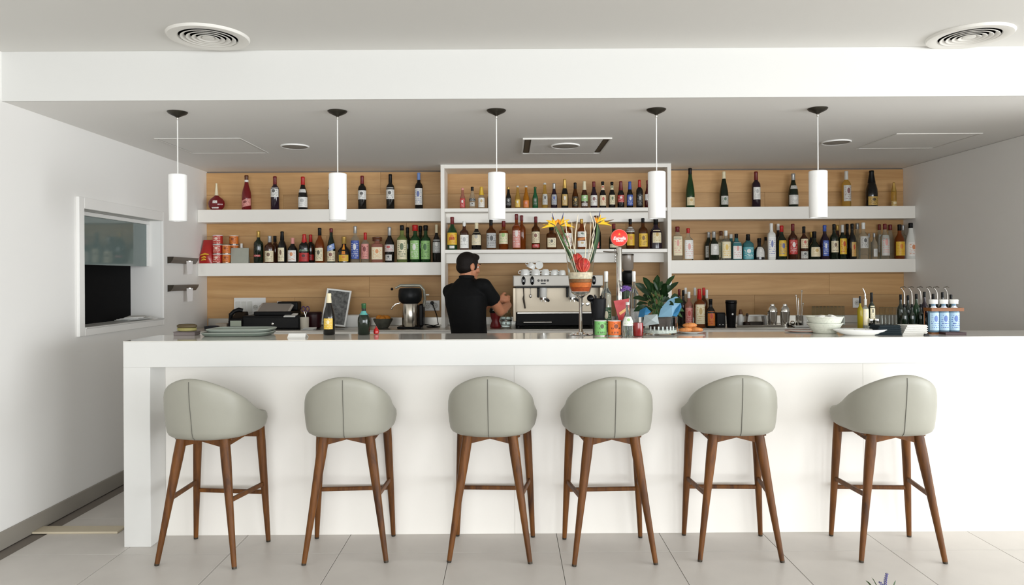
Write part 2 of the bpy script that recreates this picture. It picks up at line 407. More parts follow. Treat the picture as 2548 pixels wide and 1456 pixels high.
# ================================================================ BAR STOOLS
leather = mat('grey_leather', (154, 152, 140), 0.42, bump=0.08, bscale=220, var=0.03, vscale=6)
seam_m = mat('seam_thread', (96, 94, 86), 0.7)
ZS = 0.648
def rim(phi):
    d = abs(math.degrees(phi)); g = lambda a: (1 + math.cos(PI * a / 140)) / 2
    k = g(d) if d < 78 else g(78) * max(0.0, 1 - (d - 78) / 40) ** 1.35
    return 0.754 + 0.228 * k
def plan(phi, k=1.0):                   # phi = 0 at the back, counter-clockwise; back towards -y
    s, c = math.sin(phi), math.cos(phi)
    e = 2.35 if c > 0 else 4.2
    r = (abs(s / (0.237 + 0.016 * min(1.0, max(0.0, -c) * 2.2))) ** e + abs(c / (0.228 if c > 0 else 0.212)) ** e) ** (-1 / e)
    return r * s * k, -r * c * k - (0.0)
def make_stool(label):
    t = thing('bar_stool', label, 'stool', (0, 0, 0), 0, 'bar stools along the counter')
    n = 48
    mb = MB(); rr = []
    ph = [-PI + 2 * PI * i / n for i in range(n)]
    zb_ = lambda p: ZS + 0.032 * max(0.0, -math.cos(p)) ** 1.5
    def ring(kf, zf, lean=0.0):
        out = []
        for p in ph:
            z = zf(p); k = kf(p); x, y = plan(p, k)
            y -= lean * max(0.0, z - 0.74) * max(0.0, math.cos(p))
            out.append((x, y, z))
        return out
    lv = [(0.02, 0.0), (0.5, 0.0), (0.72, 0.008), (0.83, 0.028), (0.91, 0.075), (0.95, 0.15), (0.975, 0.32), (1.0, 0.62), (0.995, 0.85), (0.975, 0.955), (0.945, 0.992), (0.915, 1.0), (0.885, 0.99), (0.86, 0.95)]
    for k, f in lv:
        rr.append(ring(lambda p, k=k: k, lambda p, f=f: zb_(p) + (rim(p) - zb_(p)) * f, 0.10))
    rr.append(ring(lambda p: 0.835, lambda p: max(0.71, ZS + (rim(p) - ZS) * 0.5), 0.10))
    rr.append(ring(lambda p: 0.80, lambda p: 0.704)); rr.append(ring(lambda p: 0.02, lambda p: 0.704))
    mb.rings(rr); mb.done('backrest', leather, t, ang=60)
    mb = MB(); rr = []
    for k, z in ((0.02, 0.706), (0.76, 0.706), (0.83, 0.72), (0.86, 0.75), (0.82, 0.766), (0.5, 0.774), (0.02, 0.776)):
        rr.append([plan(p, k) + (z,) for p in ph])
    mb.rings(rr).done('seat', leather, t, ang=60)
    pts = []
    for k, f in ((0.832, 0.03), (0.912, 0.075), (0.952, 0.15), (0.977, 0.32), (1.002, 0.62), (0.997, 0.85), (0.977, 0.955)):
        z = ZS + (rim(0) - ZS) * f; x, y = plan(0, k); y -= 0.10 * max(0, z - 0.74)
        pts.append((x, y, z))
    MB().tube(pts, 0.0021, 6).done('seam', seam_m, t)
    feet = [(-0.213, -0.193), (0.213, -0.193), (-0.218, 0.193), (0.218, 0.193)]
    tops = [(-0.118, -0.108), (0.118, -0.108), (-0.186, 0.165), (0.186, 0.165)]
    def at(i, z):
        k = z / 0.66; f, q = Vector(feet[i]), Vector(tops[i]); v = f.lerp(q, k); return Vector((v.x, v.y, z))
    for i in range(4):
        l = MB(); r0, r1 = 0.0125, (0.027 if i < 2 else 0.024)
        l.tube([at(i, z) for z in (0.008, 0.3, 0.55, 0.665)], [r0, 0.0195, r1, r1], 12)
        lo = l.done('leg', walnut, t)
        MB().tube([at(i, 0.0), at(i, 0.010)], [0.012, 0.0128], 12).done('glide', dark_metal, lo)
    def bar(a, b, w, h, name):
        d = (b - a); L = d.length; m = Matrix.Translation((a + b) / 2) @ d.to_track_quat('X', 'Z').to_matrix().to_4x4()
        q = bmesh.new(); bmesh.ops.create_cube(q, size=1.0); bmesh.ops.scale(q, vec=(L, w, h), verts=q.verts)
        bmesh.ops.bevel(q, geom=q.edges[:], offset=0.003, segments=1, affect='EDGES'); bmesh.ops.transform(q, matrix=m, verts=q.verts)
        mm = MB(); mm.join(q); return mm.done(name, walnut, t, smooth=False)
    for i, j in ((0, 2), (1, 3)):
        bar(at(i, 0.335), at(j, 0.335), 0.016, 0.024, 'stretcher')
    bar(at(2, 0.285), at(3, 0.285), 0.02, 0.022, 'footrest')
    # aprons with the shallow arch between the legs
    for i, j in ((0, 1), (0, 2), (1, 3), (2, 3)):
        a, b = at(i, 0.655), at(j, 0.655); d = (b - a); nrm = Vector((-d.y, d.x, 0)).normalized() * 0.02
        pts = [a + Vector((0, 0, 0.0)), b, b + Vector((0, 0, -0.052)), (a + b) / 2 + Vector((0, 0, -0.022)), a + Vector((0, 0, -0.052))]
        MB().poly([p - nrm / 2 for p in pts], nrm).done('apron', walnut, t, smooth=False)
    MB().box(-0.16, 0.16, -0.11, 0.16, 0.64, 0.656, 0.003).done('seat_board', walnut, t, smooth=False)
    return t
stools = [(-1.609, 3.94, -6.5), (-0.876, 3.975, 4.2), (-0.096, 3.975, -3.3), (0.536, 3.935, 2.3), (1.214, 3.97, -2.2), (2.05, 3.945, -3.0)]
slab = ['grey leather bar stool beside the waterfall end of the counter, turned sideways',
        'grey leather bar stool, second from the waterfall end of the counter',
        'grey leather bar stool below the barman, third from the waterfall end',
        'grey leather bar stool below the flower goblet, fourth from the waterfall end',
        'grey leather bar stool below the leafy plant, fifth from the waterfall end',
        'grey leather bar stool standing apart at the far end, behind the lavender tip']
s0 = make_stool(slab[0])
for i, (x, y, a) in enumerate(stools):
    o = s0 if i == 0 else dup(s0, label=slab[i])
    o.location = (x, y, 0); o.rotation_euler = (0, 0, R(a))

# ================================================================ CEILING FITTINGS
opal = mat('opal_glass', (250, 249, 246), 0.25, sub=0.0, coat=0.2)
bronze = mat('dark_bronze', (70, 66, 58), 0.35, 0.7)
YP = 1800 * (ZLOW - EYE) / (VY - 274)
def make_pendant(label):
    t = thing('pendant_lamp', label, 'lamp', (0, 0, ZLOW), 0, 'pendant lamps over the bar')
    MB().lathe([(0.058, 0.0), (0.058, -0.003), (0.05, -0.012), (0.03, -0.022), (0.012, -0.03), (0.008, -0.034)], 28).done('canopy', bronze, t)
    MB().lathe([(0.004, -0.03), (0.006, -0.034), (0.006, -0.046), (0.003, -0.05)], 12).done('cord_grip', steel, t)
    ztop = PZ(1235, 430, YP) - ZLOW; zbot = PZ(1235, 546, YP) - ZLOW
    MB().tube([(0, 0, -0.045), (0, 0, ztop + 0.001)], 0.0032, 8).done('cord', white_p, t)
    r0, r1 = 0.0525, 0.0515
    MB().lathe([(0.02, ztop - 0.002), (0.049, ztop), (r0, ztop - 0.004), (r0, ztop - 0.03), (r1, zbot + 0.003), (r1 - 0.002, zbot), (r1 - 0.006, zbot), (r1 - 0.007, zbot + 0.01), (r0 - 0.008, ztop - 0.012), (0.02, ztop - 0.01)], 32).done('lamp_shade', opal, t)
    MB().ball((0, 0, ztop - 0.1), 0.022).done('bulb', white_p, t)
    MB().lathe([(0.016, ztop - 0.012), (0.016, ztop - 0.08), (0.012, ztop - 0.085)], 14).done('lamp_holder', white_p, t)
    return t
pl = ['white cylinder pendant lamp beside the hatch wall, end of the row',
      'white cylinder pendant lamp hanging in front of the upper wine shelf',
      'white cylinder pendant lamp above the barman, middle of the five',
      'white cylinder pendant lamp hanging in front of the tall unit above the beer tap sign',
      'white cylinder pendant lamp far from the hatch, before the upper shelf of few bottles']
p0 = make_pendant(pl[0])
for i, (px, py) in enumerate(((441.5, 279), (839.5, 277), (1235, 274), (1633, 272), (2034.5, 270))):
    o = p0 if i == 0 else dup(p0, label=pl[i])
    o.location = (PX(px, py, YP), YP, ZLOW)

vent_w = mat('vent_white', (226, 223, 216), 0.5)
def make_vent(label, x, y):
    t = thing('round_ceiling_vent', label, 'vent', (x, y, ZHIGH), 0, 'round air vents in the high ceiling')
    MB().lathe([(0.145, -0.004), (0.15, -0.010), (0.175, -0.015), (0.2, -0.013), (0.207, -0.003), (0.207, 0.0), (0.145, 0.0)], 56, cap0=False, cap1=False).done('outer_ring', vent_w, t)
    MB().lathe([(0.15, -0.0005), (0.001, -0.0005)], 40).done('duct', mat('vent_dark', (78, 75, 70), 0.9), t)
    for r, d in ((0.128, 0.012), (0.1, 0.013), (0.072, 0.014), (0.045, 0.015)):
        MB().lathe([(r - 0.012, -0.002), (r, -0.010 - d * 0.2), (r + 0.008, -0.014), (r + 0.010, -0.0125), (r + 0.002, -0.008), (r - 0.010, -0.0015)], 48, cap0=False, cap1=False).done('louvre_ring', vent_w, t)
    MB().lathe([(0.001, -0.012), (0.018, -0.0125), (0.03, -0.011), (0.032, -0.008), (0.001, -0.006)], 28).done('hub', vent_w, t)
    return t
make_vent('white round louvred air vent in the high ceiling on the hatch side', *onz(518.5, 90.5, ZHIGH))
make_vent('white round louvred air vent in the high ceiling, far from the hatch', *onz(2412, 88.5, ZHIGH))
panel_w = mat('panel_white', (236, 233, 227), 0.7)
spk_m = mat('speaker_mesh', (160, 153, 143), 0.8, bump=0.6, bscale=900)
def speaker(label, x, y, z, r=0.105):
    t = thing('ceiling_speaker', label, 'speaker', (x, y, z), 0, 'round speakers in the low ceiling')
    MB().lathe([(r - 0.012, -0.002), (r - 0.01, -0.008), (r - 0.003, -0.01), (r, -0.004), (r, 0)], 40).done('bezel', MATS['lower_ceiling_paint_lifted'], t)
    MB().lathe([(r - 0.013, -0.007), (r * 0.5, -0.0095), (0.001, -0.011)], 36, cap0=False).done('grille', spk_m, t)
speaker('round ceiling speaker between the access panel and second pendant lamp', *onz(734, 363.5, ZLOW), ZLOW)
speaker('round ceiling speaker behind the pendant lamp farthest from the hatch', *onz(2081, 353, ZLOW), ZLOW)
def hatch_panel(label, px, py, px2, py2, cassette=False):
    x0, y0 = onz(px, py, ZLOW); _, y1 = onz(px2, py2, ZLOW); W = 0.61
    if cassette:
        t = thing('ceiling_cassette', label, 'air conditioner', (x0, y0, ZLOW))
        W = 0.64
    else:
        t = thing('access_panel', label, 'panel', (x0, y0, ZLOW), 0, 'square access panels in the low ceiling')
    D = y1 - y0
    f = 0.012
    for a, b, c, d in ((0, W, 0, f), (0, W, D - f, D), (0, f, f, D - f), (W - f, W, f, D - f)):
        MB().box(a, b, c, d, -0.012 if cassette else -0.005, -0.0005, 0.001).done('frame', panel_w, t, smooth=False)
    g = 0.05 if cassette else 0.006
    MB().box(f + g, W - f - g, f + 0.008, D - f - 0.008, -0.011 if cassette else -0.003, -0.0005, 0.001).done('flap', MATS['lower_ceiling_paint_lifted'], t, smooth=False)
    MB().box(f, W - f, f, D - f, -0.0008, -0.0002).done('recess', mat('recess_dark', (112, 100, 84), 0.9), t, smooth=False)
    if cassette:
        for a in (f + 0.008, W - f - 0.042):
            MB().box(a, a + 0.034, f + 0.02, D - f - 0.02, -0.006, -0.001, 0.001).done('slot', mat('slot_brown', (96, 84, 66), 0.7), t, smooth=False)
    return x0 + W / 2, y0 + D / 2
hatch_panel('flat square access panel in the low ceiling over the wine shelf', 383, 344, 640, 380)
hatch_panel('flat square access panel in the low ceiling, far from the hatch', 2231, 332, 2160, 369)
cx, cy = hatch_panel('square ceiling air conditioner with dark side slots above the tall unit', 1301, 343, 1520, 379, True)
speaker('round ceiling speaker set in the middle of the square air conditioner', *onz(1407, 362, ZLOW - 0.011), ZLOW - 0.011, 0.108)
#PART2
# ================================================================ BOTTLES
SHAPES = {
 'bord':  [(0, .9), (.015, 1), (.60, 1), (.65, .95), (.69, .78), (.73, .5), (.77, .40), (1, .38)],
 'burg':  [(0, .9), (.015, 1), (.40, 1), (.50, .94), (.60, .76), (.70, .52), (.78, .40), (1, .37)],
 'flute': [(0, .9), (.015, 1), (.34, 1), (.46, .92), (.62, .68), (.76, .46), (.88, .36), (1, .36)],
 'champ': [(0, .9), (.015, 1), (.38, 1), (.48, .95), (.60, .76), (.72, .48), (.84, .38), (1, .36)],
 'spirit':[(0, .9), (.015, 1), (.58, 1), (.63, .96), (.67, .8), (.71, .5), (.75, .37), (1, .34)],
 'round': [(0, .88), (.02, 1), (.46, 1), (.55, .95), (.63, .76), (.70, .48), (.76, .36), (1, .34)],
 'squat': [(0, .85), (.02, .97), (.2, 1), (.38, .98), (.48, .88), (.57, .6), (.64, .34), (1, .32)],
 'beer':  [(0, .9), (.02, 1), (.46, 1), (.54, .92), (.64, .66), (.74, .48), (.95, .40), (1, .42)],
 'flask': [(0, .55), (.05, .7), (.13, .92), (.24, 1), (.34, .95), (.43, .72), (.50, .40), (.56, .17), (.64, .12), (1, .10)],
 'cone':  [(0, .9), (.02, 1), (.38, 1), (.52, .84), (.66, .58), (.78, .40), (1, .34)],
 'jar':   [(0, .9), (.03, 1), (.66, 1), (.72, .92), (.76, .5), (.80, .42), (1, .40)],
}
def rad(shape, z):
    pr = SHAPES[shape]
    for (a, ra), (b, rb) in zip(pr, pr[1:]):
        if z <= b: return ra + (rb - ra) * (z - a) / (b - a)
    return pr[-1][1]
GL = {
 'k': mat('black_bottle_glass', (16, 15, 14), 0.08, coat=0.3), 'g': mat('green_bottle_glass', (22, 58, 26), 0.07, coat=0.3),
 'd': mat('dark_green_bottle_glass', (18, 30, 18), 0.08, coat=0.3), 'n': mat('brown_bottle_glass', (60, 28, 12), 0.08, coat=0.3),
 'r': mat('dark_red_bottle_glass', (70, 16, 16), 0.08, coat=0.3), 'u': mat('purple_black_bottle_glass', (34, 18, 34), 0.08, coat=0.3),
 'a': mat('amber_spirit_glass', (150, 74, 22), 0.06, coat=0.3, trans=0.55, ior=1.3), 'c': mat('clear_bottle_glass', (236, 242, 238), 0.03, trans=0.93, ior=1.14),
 'p': mat('pale_green_bottle_glass', (158, 178, 110), 0.05, trans=0.7, ior=1.2), 'y': mat('pale_yellow_bottle_glass', (222, 190, 104), 0.05, trans=0.75, ior=1.2),
 'o': mat('orange_drink_glass', (206, 138, 44), 0.06, trans=0.55, ior=1.25), 'b': mat('blue_green_bottle_glass', (84, 146, 152), 0.05, trans=0.55, ior=1.2),
 't': mat('bright_green_bottle_glass', (22, 88, 52), 0.08, coat=0.3), 's': mat('pink_bottle_glass', (200, 140, 122), 0.05, trans=0.6, ior=1.2),
 'w': mat('white_bottle_glass', (228, 228, 222), 0.2, coat=0.3), 'm': mat('crimson_bottle_glass', (112, 18, 24), 0.08, coat=0.3),
 'e': mat('dark_amber_glass', (84, 46, 16), 0.07, trans=0.3, ior=1.3),
}
CC = {'W': (238, 237, 232), 'C': (232, 220, 186), 'Y': (226, 184, 50), 'R': (186, 28, 26), 'K': (20, 20, 20), 'G': (34, 84, 44), 'B': (54, 84, 168), 'S': (176, 176, 174), 'O': (216, 122, 40),
      'N': (92, 50, 26), 'D': (196, 160, 84), 'P': (222, 150, 140), 'M': (110, 24, 28), 'T': (70, 160, 170), 'L': (120, 150, 210), 'I': (206, 204, 198), 'H': (150, 196, 120), 'Z': (176, 206, 226)}
def capm(c):
    return mat('cap_' + c, CC[c], 0.35, 0.55 if c in 'SD' else 0.0)
def label_patch(shape, sq, H, r, z0, z1, half, tilt=0.0, off=0.0009, sy=1.0):
    bm = bmesh.new(); uvl = bm.loops.layers.uv.new('UVMap')
    nu, nv = 10, 4; g = []
    for j in range(nv + 1):
        row = []
        for i in range(nu + 1):
            u = i / nu; v = j / nv
            a = -PI / 2 + (u - 0.5) * 2 * half
            z = z0 + (z1 - z0) * v + tilt * (u - 0.5)
            q = (rad(shape, min(max(z, 0.03), 0.99)) * r + off) * se(a, sq)
            row.append((bm.verts.new((q * math.cos(a), q * math.sin(a) * sy, z * H)), (u, v)))
        g.append(row)
    for j in range(nv):
        for i in range(nu):
            q = [g[j][i], g[j][i + 1], g[j + 1][i + 1], g[j + 1][i]]
            f = bm.faces.new([x[0] for x in q])
            for l, x in zip(f.loops, q): l[uvl].uv = x[1]
    return bm
def bottle(name, label, cat, group, x, y, z, H, r, shape, glass, cap='K', cz=.78, labels='', sq=0.0, capw=1.0, rz=None, sy=1.0):
    t = thing(name, label, cat, (x, y, z), random.uniform(-0.12, 0.12) if rz is None else rz, group)
    n = 24 if sq == 0 else 32
    prof = [(rr * r, zz * H) for zz, rr in SHAPES[shape] if zz < cz] + [(rad(shape, cz) * r, cz * H), (rad(shape, cz) * r * 0.9, min(cz + 0.03, 0.985) * H)]
    prof = [(0.001, 0.006 * H)] + prof if True else prof
    MB().lathe(prof, n, sq=sq, sy=sy).done('glass_body', GL[glass], t, ang=50)
    rc = max(rad(shape, cz), rad(shape, 1.0)) * r * 1.06 * capw
    rt = rad(shape, 1.0) * r * 1.06 * capw
    MB().lathe([(rc * .96, cz * H), (rc, cz * H + .001), (rt, .93 * H), (rt * 1.08, .945 * H), (rt * 1.08, .985 * H), (rt * .9, H), (0.0005, H)], 16).done('cap', capm(cap), t, ang=50)
    for L in labels.split(';'):
        if not L: continue
        f = L.split(',')
        z0, z1, base, ink = float(f[0]), float(f[1]), f[2], f[3]
        half = float(f[4]) if len(f) > 4 else 1.15
        tilt = float(f[5]) if len(f) > 5 else 0.0
        bm = label_patch(shape, sq, H, r, z0, z1, half, tilt, sy=sy)
        m = MB(); m.bm.free(); m.bm = bm
        hh = (z1 - z0) * H
        o = m.done('neck_label' if z0 > .6 else 'label', print_mat(CC[base], CC[ink], 3 if hh < .03 else (6 if hh < .07 else 9), hh > .035), t, ang=70)
    return t
ORD = 'first second third fourth fifth sixth seventh eighth ninth tenth eleventh twelfth thirteenth fourteenth fifteenth sixteenth seventeenth eighteenth nineteenth twentieth twenty-first twenty-second twenty-third twenty-fourth twenty-fifth twenty-sixth twenty-seventh twenty-eighth twenty-ninth thirtieth thirty-first thirty-second thirty-third thirty-fourth thirty-fifth'.split()
def row(key, ybase, yfront, name, cat, group, place, specs):
    zt = SH[key]
    specs = sorted(specs, key=lambda s: s[0])
    out = []
    for i, s in enumerate(specs):
        px, yt, wpx, shape, glass, cap, cz, labels, desc = s[:9]
        ex = dict(s[9]) if len(s) > 9 else {}
        back = ex.pop('back', 0); nm = ex.pop('name', name)
        Y = yfront + (0.095 if back else 0.0) + ex.pop('dy', 0.0)
        x, ztop = P(px, yt, Y)
        out.append(bottle(nm, '%s, %s from left%s' % (desc, ORD[i], place), cat, group, x, Y, zt, ztop - zt, wpx * Y / F / 2, shape, glass, cap, cz, labels, **ex))
    return out
b = {'back': 1}
row('LT', 520, 6.655, 'wine_bottle', 'bottle', 'wine bottles on the upper shelf by the hatch', ' on upper wine shelf', [
 (538.6, 456, 41, 'flask', 'm', 'C', .55, '.26,.36,W,M,.28;.07,.12,W,M,.5', 'round red flask bottle with a thin pale neck', dict(sy=.55, rz=0)),
 (613.3, 436, 23, 'burg', 'm', 'N', .86, '.80,.87,W,I,3.1;.10,.30,P,M,1.3,.08', 'rose wine bottle with a slanted pink label'),
 (684, 439, 20.5, 'bord', 'u', 'M', .76, '.38,.66,W,K,1.3', 'purple-red wine bottle with a high white label'),
 (753.5, 440, 23, 'burg', 'k', 'R', .76, '.08,.38,W,S,1.35;.52,.62,W,K,1.0', 'black wine bottle with a red capsule'),
 (827, 438, 20.5, 'bord', 'r', 'K', .76, '.3,.6,W,K,1.2', 'dark red wine bottle behind a pendant lamp'),
 (901, 437.5, 20.5, 'bord', 'k', 'M', .76, '.30,.56,W,K,1.3', 'black wine bottle with maroon capsule, white label'),
 (971, 433.6, 20.5, 'bord', 'k', 'K', .76, '.29,.56,W,K,1.3;.59,.62,S,S,1.0', 'all black wine bottle with a wide white label'),
 (1042, 430, 20, 'bord', 'k', 'L', .80, '.12,.57,W,B,1.15', 'black wine bottle with a pale blue capsule')])
row('LL', 652, 6.62, 'liqueur_bottle', 'bottle', 'liqueur bottles on the lower shelf by the hatch', ' on lower shelf', [
 (601, 606, 17, 'round', 'p', 'W', .75, '', 'small green bottle with pale cap behind the grey card', dict(back=1)),
 (643, 575, 23, 'spirit', 'd', 'D', .80, '.2,.26,R,W,.8', 'tall dark green bottle with a gold top'),
 (671, 587, 24, 'spirit', 'n', 'S', .76, '.05,.45,C,N,1.1', 'brown bottle with silver neck and pale label'),
 (684, 587, 20, 'spirit', 'n', 'K', .78, '', 'brown bottle with black cap half hidden', dict(back=1)),
 (702, 576, 22, 'round', 'k', 'K', .72, '.05,.48,C,N,.8', 'black bottle with a narrow cream label'),
 (728, 592, 24, 'round', 'k', 'P', .76, '.06,.5,W,O,1.0', 'black bottle with a pink-red cap and white label'),
 (757, 583, 24, 'spirit', 'k', 'R', .70, '.05,.35,R,K,1.1;.4,.46,G,W,1.0', 'black bottle with red cap and red lower label', dict(sq=1.5)),
 (773, 584, 20, 'spirit', 'k', 'R', .74, '.1,.3,R,K,1.1', 'black bottle with red cap close beside another', dict(back=1)),
 (795.4, 567, 23, 'round', 'a', 'K', .78, '.05,.42,C,K,1.0', 'amber rum bottle with a cream emblem label'),
 (824, 568, 20.5, 'burg', 'd', 'M', .88, '.04,.34,C,M,1.3;.36,.52,L,W,1.1,.1', 'dark green bottle with cream label and maroon cap'),
 (856, 589, 32, 'squat', 'k', 'D', .72, '.05,.3,Y,O,.8;.32,.7,O,Y,.28', 'squat black bottle with square yellow label'),
 (883.7, 562.5, 22, 'spirit', 'c', 'S', .80, '.1,.6,B,W,1.1', 'clear bottle with a blue label and silver stopper'),
 (908.7, 579, 20.5, 'spirit', 'c', 'R', .76, '.12,.62,P,M,1.1', 'clear bottle with red print and a red cap'),
 (938.5, 590, 28, 'jar', 's', 'N', .84, '.12,.60,C,O,.85', 'square clear bottle with brown lid and cream label', dict(sq=3.0, capw=1.9)),
 (969, 565, 24, 'round', 'k', 'S', .76, '.30,.5,I,R,1.3;.05,.22,I,K,.7', 'black bottle with silver capsule and pale label'),
 (1000, 560.6, 26, 'spirit', 'p', 'K', .86, '.08,.6,C,G,1.1', 'pale green clear bottle with a tall cream label'),
 (1032.7, 560, 25.5, 'spirit', 'g', 'R', .84, '.08,.58,H,W,1.05', 'green bottle with a red cap and pale green label', dict(capw=1.5)),
 (1059, 561, 25, 'spirit', 'g', 'K', .86, '.08,.58,H,G,1.05', 'green bottle with a black cap and pale green label', dict(capw=1.2)),
 (1086, 559, 20, 'round', 'k', 'C', .78, '.25,.6,S,W,1.2', 'black bottle with cream neck, silver label, by the unit'),
 (1046, 562, 22, 'spirit', 'd', 'K', .84, '', 'dark green bottle squeezed between two others', dict(back=1)),
 (1014, 566, 20, 'spirit', 'd', 'K', .84, '', 'dark bottle half hidden behind pale green one', dict(back=1))])
row('CT', 517, 6.5, 'beer_bottle', 'bottle', 'small drink bottles on the top shelf of the unit', ' on unit top shelf', [
 (1151, 468, 14.5, 'beer', 's', 'P', .9, '.08,.5,R,W,1.0', 'small pinkish bottle with red label'),
 (1175, 465, 15.5, 'beer', 'c', 'K', .82, '.34,.48,K,W,1.3;.12,.3,I,K,.8', 'small clear bottle with black band and neck'),
 (1197.7, 465, 16.5, 'beer', 'c', 'Y', .62, '.08,.5,W,D,1.1', 'small clear bottle with yellow foil neck'),
 (1220, 463, 15, 'beer', 'k', 'K', .88, '', 'small dark bottle behind a pendant lamp'),
 (1265, 465, 14.5, 'beer', 'k', 'D', .88, '.15,.5,K,S,1.2', 'small black bottle with a gold cap'),
 (1288, 462.5, 13.5, 'beer', 'y', 'I', .94, '.08,.4,Y,W,1.1', 'small pale yellow bottle'),
 (1309, 462.5, 14.5, 'beer', 'o', 'I', .94, '.06,.36,O,P,1.2', 'small orange drink bottle'),
 (1331.5, 465, 14.5, 'beer', 't', 'G', .92, '.15,.5,G,S,.7', 'small bright green bottle'),
 (1355.5, 455, 15.5, 'beer', 'y', 'I', .93, '.15,.56,I,K,.9', 'pale beer bottle with white oval label'),
 (1378.5, 456, 16, 'beer', 'u', 'S', .78, '.15,.55,S,B,.9', 'dark purple bottle with silver neck foil'),
 (1405, 445.5, 18, 'champ', 'k', 'D', .68, '.1,.48,D,W,.8', 'tall black bottle with gold neck foil'),
 (1431, 454.5, 15.5, 'beer', 'e', 'K', .76, '.08,.46,K,D,1.2', 'amber bottle with black label'),
 (1454, 451, 16.5, 'beer', 'n', 'C', .68, '.26,.48,H,W,1.2;.08,.2,I,M,1.0', 'brown bottle with green and white label'),
 (1477.5, 452, 17, 'beer', 'u', 'M', .8, '.1,.48,W,M,1.3', 'dark bottle with large white label'),
 (1499.5, 452, 17, 'beer', 'k', 'K', .92, '.1,.48,C,R,1.1;.68,.86,C,R,2.5', 'black bottle with cream and red labels'),
 (1522.5, 453, 17, 'beer', 'k', 'K', .92, '.14,.5,C,G,.9;.7,.86,C,G,2.5', 'black bottle with cream and green labels'),
 (1544.5, 451, 17, 'beer', 'k', 'M', .66, '.22,.48,R,W,1.2', 'black bottle with red neck and label'),
 (1567, 452, 16, 'beer', 'k', 'B', .7, '.1,.5,B,W,1.1', 'black bottle with blue neck and label'),
 (1591, 448, 16.5, 'bord', 'k', 'R', .74, '.08,.5,K,S,1.1', 'small wine bottle with red capsule'),
 (1611.5, 449, 15.5, 'beer', 'r', 'M', .86, '.28,.5,W,M,1.2', 'dark red bottle beside a pendant lamp')])
cm = row('CM', 621, 6.5, 'whisky_bottle', 'bottle', 'whisky bottles on the middle shelf of the unit', ' on unit middle shelf', [
 (1125, 540, 25, 'round', 'g', 'M', .78, '.16,.52,Y,O,1.2;.05,.13,W,S,.5', 'green whisky bottle with a yellow label', dict(rz=0)),
 (1155, 551, 22, 'spirit', 'n', 'W', .82, '.06,.52,W,S,1.05', 'brown bottle with white cap and label', dict(sq=1.5)),
 (1185.5, 555, 25, 'round', 'k', 'C', .78, '.18,.66,C,S,1.1', 'black bottle with cream cap and label'),
 (1221.6, 547, 23.5, 'spirit', 'e', 'K', .80, '.06,.55,S,K,1.05', 'square shouldered dark bottle with silver label', dict(sq=2.5)),
 (1253, 550, 24, 'spirit', 'a', 'M', .80, '.2,.68,C,H,1.1', 'amber bottle with big cream oval label'),
 (1285, 533, 22, 'spirit', 'a', 'M', .84, '.05,.68,P,W,1.0', 'tall amber bottle with pale pink label', dict(dy=-.05)),
 (1298, 536, 20, 'spirit', 'a', 'M', .84, '', 'amber bottle behind the pale pink label one', dict(dy=.03)),
 (1333, 539, 21.5, 'spirit', 'e', 'M', .82, '.2,.54,C,M,1.1;.06,.16,R,W,1.0', 'brown bottle with cream label and red band'),
 (1372, 566, 26, 'jar', 'e', 'K', .86, '.1,.52,C,K,.75', 'squat dark brown bottle with round label', dict(sq=1.5)),
 (1412, 548, 22, 'spirit', 'a', 'W', .8, '.1,.55,W,R,1.1', 'bottle with white and red label behind twigs'),
 (1447, 545, 22, 'spirit', 'a', 'D', .84, '.40,.58,W,G,1.0;.30,.38,O,D,1.0,.05;.08,.28,W,D,1.0', 'square bottle with slanted orange label band', dict(sq=2.5)),
 (1483, 537, 25, 'burg', 'k', 'N', .88, '.03,.22,R,W,.45', 'tall black bottle with small red label'),
 (1527, 557, 25, 'squat', 'd', 'M', .8, '.06,.2,C,K,1.0', 'squat dark green bottle behind the beer sign'),
 (1568, 545, 21, 'spirit', 'e', 'K', .82, '.12,.5,Y,O,1.1;.56,.74,I,S,2', 'dark bottle with yellow and orange label'),
 (1599.5, 543, 22, 'spirit', 'e', 'K', .84, '.08,.5,Y,N,.95', 'dark amber bottle with tall yellow label', dict(sq=1.5)),
 (1631.6, 544, 31, 'round', 'u', 'K', .80, '.2,.62,C,D,.75', 'wide black bottle with cream shield label')])
letters_red = mat('lettering_red', (176, 30, 24), 0.5); letters_white = mat('lettering_white', (245, 243, 238), 0.5)
lab = [c for c in cm[0].children if c.name.startswith('label')][0]
rr_ = 25 * 6.5 / F / 2
text_mesh('J&B', 0.034, 'lettering', letters_red, lab, Matrix.Translation((0, -rr_ - 0.0022, 0.102)) @ Matrix.Rotation(PI / 2, 4, 'X'), bold=0.0006)
row('RT', 514, 6.655, 'wine_bottle', 'bottle', 'bottles on the upper shelf far from the hatch', ' on far upper shelf', [
 (1717, 418.5, 22, 'flute', 'g', 'K', .84, '.06,.26,C,D,1.0', 'tall green flute bottle with cream label'),
 (1801, 427, 22, 'flute', 'd', 'C', .80, '.08,.32,I,G,.9', 'dark flute bottle with cream capsule'),
 (1881, 427, 21.5, 'bord', 'u', 'M', .76, '.22,.56,W,S,.9', 'dark wine bottle with tall narrow label'),
 (1973.5, 432, 24, 'burg', 'd', 'S', .80, '.08,.36,I,W,1.3;.54,.64,I,S,1.1', 'dark wine bottle with silver capsule'),
 (2105.6, 426, 21.5, 'bord', 'y', 'I', .76, '.16,.6,I,M,1.1', 'clear wine bottle with white label'),
 (2168.5, 424.6, 28, 'champ', 'k', 'K', .66, '.04,.28,D,K,1.0', 'black champagne bottle with gold label'),
 (2224, 454, 12.5, 'bord', 'y', 'D', .62, '.0,.24,D,C,2.4', 'tiny gold topped bottle')])
